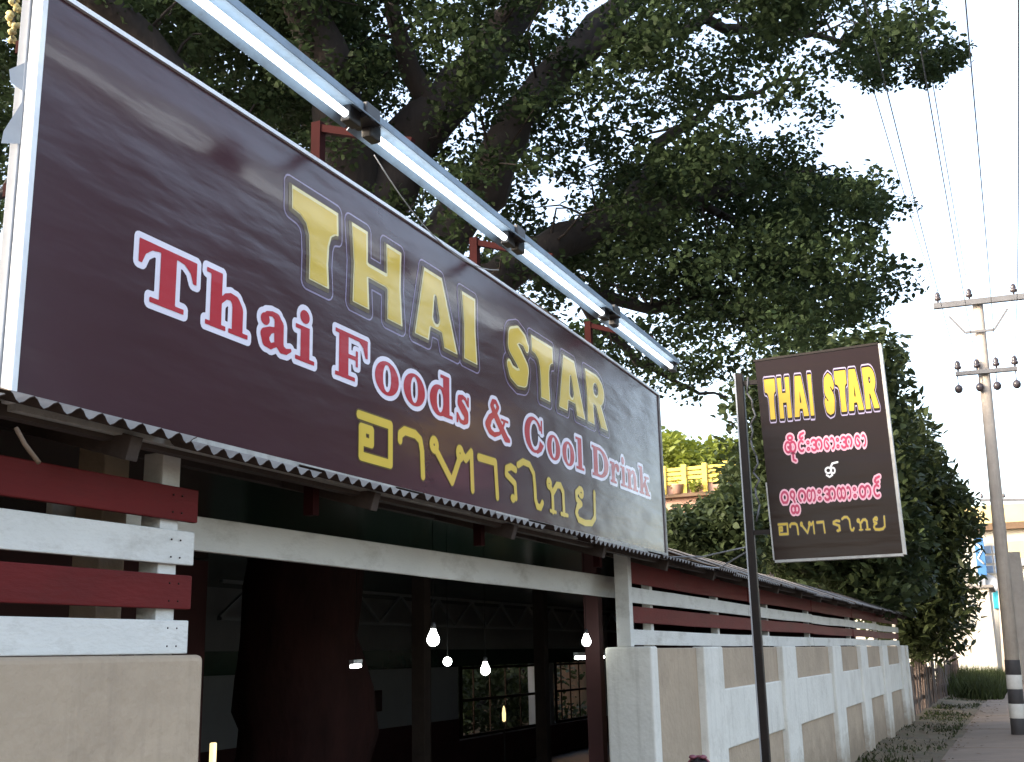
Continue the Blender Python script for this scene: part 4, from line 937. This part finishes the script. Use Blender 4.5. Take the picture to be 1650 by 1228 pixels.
for lb, y, z, sag in wires:
    y = y - math.sin(R(1.25))*z
    t = thing('overhead_wire', lb, 'wire', (PPX-.19, y, z), 'overhead wires')
    b = MB(); pa = Vector((PPX-.19, y, z)); pb = Vector((-14, y-.1, z))
    b.tube([pa.lerp(pb, s)-Vector((0, 0, sag*4*s*(1-s))) for s in np.linspace(0, 1, 33)], .0062, 5); b.build('wire', M['wire'], t)

# =================================================================== FAR END OF THE PATH
sf = thing('picket_fence', 'old dark uneven plank fence beyond the end of the wall', 'fence', (28.5, 2.7, 0))
x = 28.7; bs_ = None
while x < 52:
    h = random.uniform(1.15, 1.45)
    if bs_ is None:
        b = MB(); b.box(x-.10, x+.10, 2.66, 2.69, .0, 1.3); bs_ = b.build('plank', M['slat'], sf, bevel=.006)
    else:
        c = share(bs_, sf, (x-28.7, random.uniform(-.03, .03), 0)); c.scale = (random.uniform(.7, 1.2), 1, h/1.3); c.rotation_euler = (random.uniform(-.05, .05), random.uniform(-.05, .05), random.uniform(-.1, .1))
    x += random.uniform(.24, .36)
for z in (.45, 1.0):
    b = MB(); b.box(28.5, 52, 2.70, 2.75, z, z+.08); b.build('rail', M['slat'], sf)
for i, x in enumerate((47.0, 60.0)):
    t = thing('fence_post', ['near dark post with a knob top at the end of the plank fence', 'far dark post in the grass under the pale wall'][i], 'post', (x, 2.55-.45*i, 0))
    b = MB(); y = 2.55-.65*i; b.box(x-.08, x+.08, y-.08, y+.08, -.05, 1.42); b.box(x-.11, x+.11, y-.11, y+.11, 1.42, 1.55); b.build('post', M['slat'], t, bevel=.01)
# pale building with cream top and projecting blue windowed part
BX = 66.0
pb_ = thing('pale_building', 'pale building with a cream yellow top storey and brown eaves behind the utility pole', 'building', (BX, 0, 0))
k_ = BX/62.0
b = MB(); b.box(BX, BX+14, -9, 6.2*k_, 0, EYE+5.55*k_); b.build('wall', M['palewall'], pb_)
b = MB(); b.box(BX+.3, BX+14, -9, 5.6*k_, EYE+5.9*k_, EYE+6.85*k_); b.build('upper_storey', M['creamwall'], pb_)
b = MB(); b.box(BX-.5, BX+14, -9.4, 6.4*k_, EYE+5.551*k_, EYE+5.88*k_); b.build('eaves', M['brown'], pb_)
b = MB(); b.box(BX-.4, BX, -9, .7, EYE+4.1*k_, EYE+4.95*k_); b.build('balcony', M['creamwall'], pb_)
b = MB(); b.box(BX-.45, BX-.01, -9, .75, EYE+3.75*k_, EYE+4.099*k_); b.build('balcony_slab', M['greymetal'], pb_)
for r_ in range(3):
    for c_ in range(2):
        z = EYE+(3.45+r_*.48)*k_; y = (.62+c_*.42)*k_
        b = MB(); b.box(BX-.10, BX-.001, y, y+.38*k_, z, z+.42*k_); wd = b.build('window', M['greymetal'], pb_)
        b = MB(); b.box(BX-.14, BX-.101, y+.04, y+.34*k_, z+.04, z+.38*k_); b.build('pane', M['blueglass'], wd)
bo = thing('blue_board', 'bright blue upright board with white marks beside the blue windows', 'sign', (BX-.6, 1.45*k_, EYE+3.4))
b = MB(); b.box(BX-.6, BX-.5, 1.36*k_, 1.80*k_, EYE+3.35*k_, EYE+5.2*k_); b.build('board', M['blueboard'], bo, bevel=.02)
b = MB(); b.tube([(BX-.61, 1.7*k_, EYE+4.9*k_), (BX-.61, 1.45*k_, EYE+4.6*k_), (BX-.61, 1.7*k_, EYE+4.2*k_), (BX-.61, 1.45*k_, EYE+3.9*k_)], .05, 6); b.build('white_marks', M['white'], bo)
b = MB(); b.box(BX-.58, BX-.52, 1.5*k_, 1.6*k_, 0, EYE+3.35*k_); b.build('leg', M['greymetal'], bo)
sdh = thing('satellite_dish', 'grey round satellite dish on the pale wall below the blue windows', 'satellite dish', (BX-.4, 1.4*k_, EYE+2.9*k_))
b = MB(); b.lathe((BX-.35, 1.4*k_, EYE+2.9*k_), [(.05, 0), (.3, .06), (.52, .18), (.5, .19), (.28, .08), (.04, .03)], 20, axis=(-1, -.3, .3)); b.build('dish', M['greymetal'], sdh)
b = MB(); b.tube([(BX, 1.4*k_, EYE+2.7*k_), (BX-.35, 1.4*k_, EYE+2.9*k_)], .04, 6); b.build('mount', M['greymetal'], sdh)
cs = thing('cyan_sign', 'small bright cyan sign board on the pale wall', 'sign', (BX-.3, 1.0*k_, EYE+2.0*k_))
b = MB(); b.box(BX-.15, BX-.02, .85*k_, 1.25*k_, EYE+1.75*k_, EYE+2.6*k_); b.build('board', M['cyanboard'], cs, bevel=.02)
dn = thing('white_house', 'whitewashed low house wall behind the grass at the end of the path', 'house', (58, 3, 0))
b = MB(); b.box(58, 63, 1.3, 9, 0, EYE+2.6); b.build('wall', M['palewall'], dn)
b = MB(); b.box(57.8, 63.2, 1.1, 9.2, EYE+2.6, EYE+2.72); b.build('roof', M['tin'], dn)

# grass and weeds
def grass(name, region, n, h, mt, label, seed):
    rg = np.random.default_rng(seed); x = rg.uniform(region[0], region[1], n); y = rg.uniform(region[2], region[3], n)
    keep = (np.sin(x*1.3+y*2.1)+np.sin(x*.47-y*3.3)+rg.normal(0, .7, n)) > -.2
    x, y = x[keep], y[keep]; n = len(x); a = rg.uniform(0, 2*math.pi, n); hh = h*rg.uniform(.4, 1.3, n); ww = .012+.006*rg.random(n)+x*.00035
    lx, ly = rg.normal(0, .35, n)*hh, rg.normal(0, .35, n)*hh
    z0 = np.where((y > 1.4) & (x < 67), .16*np.clip((y-1.4)/1.4, 0, 2)**1.3-.03, -.01)
    V = np.stack([np.stack([x-np.cos(a)*ww, y-np.sin(a)*ww, z0], 1), np.stack([x+np.cos(a)*ww, y+np.sin(a)*ww, z0], 1), np.stack([x+lx, y+ly, z0+hh], 1)], 1)
    me = bpy.data.meshes.new(name); me.from_pydata([tuple(p) for p in V.reshape(-1, 3)], [], [(3*i, 3*i+1, 3*i+2) for i in range(n)]); me.materials.append(mt)
    o = bpy.data.objects.new(name, me); COL.objects.link(o); tag(o, label, 'grass', kind='stuff')
grass('verge_grass', (18, 52, 1.5, 2.55), 7000, .08, M['grass'], 'patchy grass and weeds on the earth verge along the wall', 3)
grass('tall_grass', (42, 57.8, .9, 3.2), 9000, .75, M['grass'], 'tall rough grass at the far end of the path', 4)
gw = thing('dark_backing_wall', 'added dark wall blocking the bright view behind the back windows of the hall', 'wall', (30, 12, 0))  # added to darken what shows through the hall's back windows
b = MB(); b.box(14, 40, 12, 12.2, -.05, 2.9); b.build('wall_body', M['dirt'], gw, bevel=.02)
lt = MB()
for i in range(900):
    x = random.uniform(12, 48); y = random.choice((random.uniform(.9, 2.45), random.uniform(1.25, 2.2))); z = .036 if y < 1.38 else .02+.16*max(0, (y-1.4)/1.4)**1.3
    a = random.uniform(0, 6.28); r = random.uniform(.025, .07); q = [(x+r*math.cos(a+t)*(1 if k % 2 else .5), y+r*math.sin(a+t)*(1 if k % 2 else .5), z+random.uniform(0, .02)) for k, t in enumerate((0, 1.57, 3.14, 4.71))]
    lt.add(q, [(0, 1, 2, 3)])
lo_ = lt.build('leaf_litter', M['brown']); tag(lo_, 'dry brown leaves scattered on the verge and path edge', 'fallen leaves', kind='stuff')
sh_ = thing('hall_shrub', 'green shrub seen dimly through the back window of the hall', 'shrub', (17.5, 9.2, 0))
cc = np.array([[random.uniform(15.5, 23.5), random.uniform(8.6, 10.8), random.uniform(.4, 2.6)] for _ in range(260)])
b = MB(); b.tube([(17.5, 9.2, -.05), (17.6, 9.2, 1.0), (18.2, 9.3, 1.6)], [.06, .05, .02], 7); b.tube([(17.5, 9.2, .3), (20.5, 9.2, 1.2), (22.5, 9.2, 1.7)], [.05, .04, .02], 7); b.build('stem', M['barkdark'], sh_)
leaf_mesh('leaves', cc, (.45, .35, .35), 60, .14, .07, M['leafdark'], sh_, seed=71)

# =================================================================== GARLAND AND PERSON
gp = at(24, 0, 3.6)
ga = thing('dried_garland', 'dangling strand of dried yellowish flowers at the top left corner', 'garland', gp)
b = MB()
for i in range(46):
    z = gp.z+.25-i*.0088; o_ = Vector((gp.x+random.uniform(-.014, .014), gp.y+random.uniform(-.014, .014), z)); r = random.uniform(.008, .013)
    b.lathe(o_, [(.001, -r), (r*.8, -r*.5), (r, 0), (r*.7, r*.6), (.001, r)], 6)
b.build('flowers', M['garland'], ga)
b = MB(); b.tube([(gp.x, gp.y, gp.z+.9), (gp.x, gp.y, gp.z-.14)], .003, 5); b.build('string', M['wire'], ga)

def skin_body(name, verts, edges, rad, mt, parent, root=0, sub=2):
    o = ORG[parent.name]; me = bpy.data.meshes.new(name); me.from_pydata([Vector(v)-o for v in verts], edges, [])
    ob = bpy.data.objects.new(name, me); COL.objects.link(ob)
    mo = ob.modifiers.new('skin', 'SKIN'); mo.use_smooth_shade = True
    for i, r in enumerate(rad): me.skin_vertices[0].data[i].radius = (r, r) if not hasattr(r, '__len__') else r
    me.skin_vertices[0].data[root].use_root = True
    ms = ob.modifiers.new('sub', 'SUBSURF'); ms.levels = sub; ms.render_levels = sub
    dg = bpy.context.evaluated_depsgraph_get(); nm = bpy.data.meshes.new_from_object(ob.evaluated_get(dg)); ob.modifiers.clear(); ob.data = nm
    nm.materials.clear(); nm.materials.append(mt); nm.polygons.foreach_set('use_smooth', [True]*len(nm.polygons)); ob.parent = parent
    return ob
hp = at(1129, 1257, 5.9); hx, hy, hz = hp
H = hz+.10                                   # top of the head
k = H/1.25
pe = thing('person', 'dark haired child with a pink hair band, only the top of the head in view', 'person', (hx, hy, 0))
def P(x, y, z): return (hx+x*k, hy+y*k, z*k)
V_ = [P(0, 0, .60), P(0, 0, .74), P(0, .0, .90), P(0, 0, .99), P(0, 0, 1.06),                     # pelvis, waist, chest, neck base, neck top
      P(0, -.07, .57), P(.01, -.075, .32), P(0, -.075, .06), P(-.11, -.08, .025),
      P(0, .07, .57), P(.01, .075, .32), P(0, .075, .06), P(-.11, .08, .025),
      P(0, -.13, .95), P(.01, -.16, .76), P(-.03, -.165, .60), P(-.05, -.165, .54),
      P(0, .13, .95), P(.01, .16, .76), P(-.03, .165, .60), P(-.05, .165, .54)]
E_ = [(0, 1), (1, 2), (2, 3), (3, 4), (0, 5), (5, 6), (6, 7), (7, 8), (0, 9), (9, 10), (10, 11), (11, 12), (2, 13), (13, 14), (14, 15), (15, 16), (2, 17), (17, 18), (18, 19), (19, 20)]
RD = [.085, .078, .088, .045, .04, .062, .043, .03, .022, .062, .043, .03, .022, .04, .03, .022, .02, .04, .03, .022, .02]
skin_body('body', V_, E_, [r*k for r in RD], M['skin'], pe)
hd = MB(); n1, n2 = 18, 24
c = Vector(P(0, 0, 1.15)); rx, ry, rz = .088*k, .073*k, .105*k
def headpt(th_, ph):
    x = math.sin(th_)*math.cos(ph); y = math.sin(th_)*math.sin(ph); z = math.cos(th_)
    fx = 1 if x > 0 else 1.0
    r = 1 - .16*max(0, -z)*(1 if x < .3 else .6)
    nose = .10*math.exp(-((y/.12)**2+((z+.12)/.16)**2)) if x < 0 else 0
    eye = -.05*(math.exp(-(((abs(y)-.33)/.14)**2+((z-.08)/.12)**2)) if x < 0 else 0)
    return c + Vector((x*rx*r*(1+nose+eye), y*ry*r, z*rz))
v = [headpt(math.pi*i/n1, 2*math.pi*j/n2) for i in range(n1+1) for j in range(n2)]
f = [(i*n2+j, i*n2+(j+1) % n2, (i+1)*n2+(j+1) % n2, (i+1)*n2+j) for i in range(n1) for j in range(n2)]
hd.add(v, f, 0, True); hd.build('head', M['skin'], pe)
hr = MB()
v = []; f = []
for i in range(13):
    for j in range(n2):
        ph = 2*math.pi*j/n2; face = max(0, -math.cos(ph)); tmax = math.pi*(.66-.30*face**1.5)
        th_ = tmax*i/12; p = headpt(th_, ph); d = p-c
        v.append(c + d*(1.10+.02*math.sin(ph*9+i)) )
f = [(i*n2+j, i*n2+(j+1) % n2, (i+1)*n2+(j+1) % n2, (i+1)*n2+j) for i in range(12) for j in range(n2)]
hr.add(v, f, 0, True); hr.build('hair', M['hair'], pe)
hb = MB(); hb.tube([c+Vector((-.012*k+.0, math.cos(t)*ry*1.13, math.sin(t)*rz*1.125)) for t in np.linspace(-.2, math.pi+.2, 22)], .006*k, 7)
for s_ in (-1, 1): hb.lathe(c+Vector((-.03*k, s_*.028*k, rz*1.10)), [(.001, -.012), (.018, -.006), (.022, 0), (.016, .008), (.001, .012)], 10)
hb.build('hair_band', M['pinkband'], pe)
sh2 = MB(); prof = [(.088, .60), (.094, .64), (.088, .76), (.10, .90), (.075, .98), (.05, 1.0)]
v = []; f = []
for r, z in prof:
    for j in range(20):
        t = 2*math.pi*j/20; v.append(P(r*1.12*math.cos(t), r*1.45*math.sin(t), z))
f = [(i*20+j, i*20+(j+1) % 20, (i+1)*20+(j+1) % 20, (i+1)*20+j) for i in range(len(prof)-1) for j in range(20)]
sh2.add(v, f, 0, True); sh2.build('shirt', M['shirt'], pe)
for s_ in (-1, 1):
    q = MB(); q.tube([P(0, s_*.09, .96), P(.004, s_*.135, .94), P(.008, s_*.158, .84)], [.05*k, .056*k, .052*k], 12); q.build('sleeve', M['shirt'], pe)
    q = MB(); q.tube([P(0, s_*.045, .65), P(0, s_*.068, .55), P(.01, s_*.075, .36)], [.085*k, .082*k, .07*k], 14); q.build('trouser_leg', M['shorts'], pe)
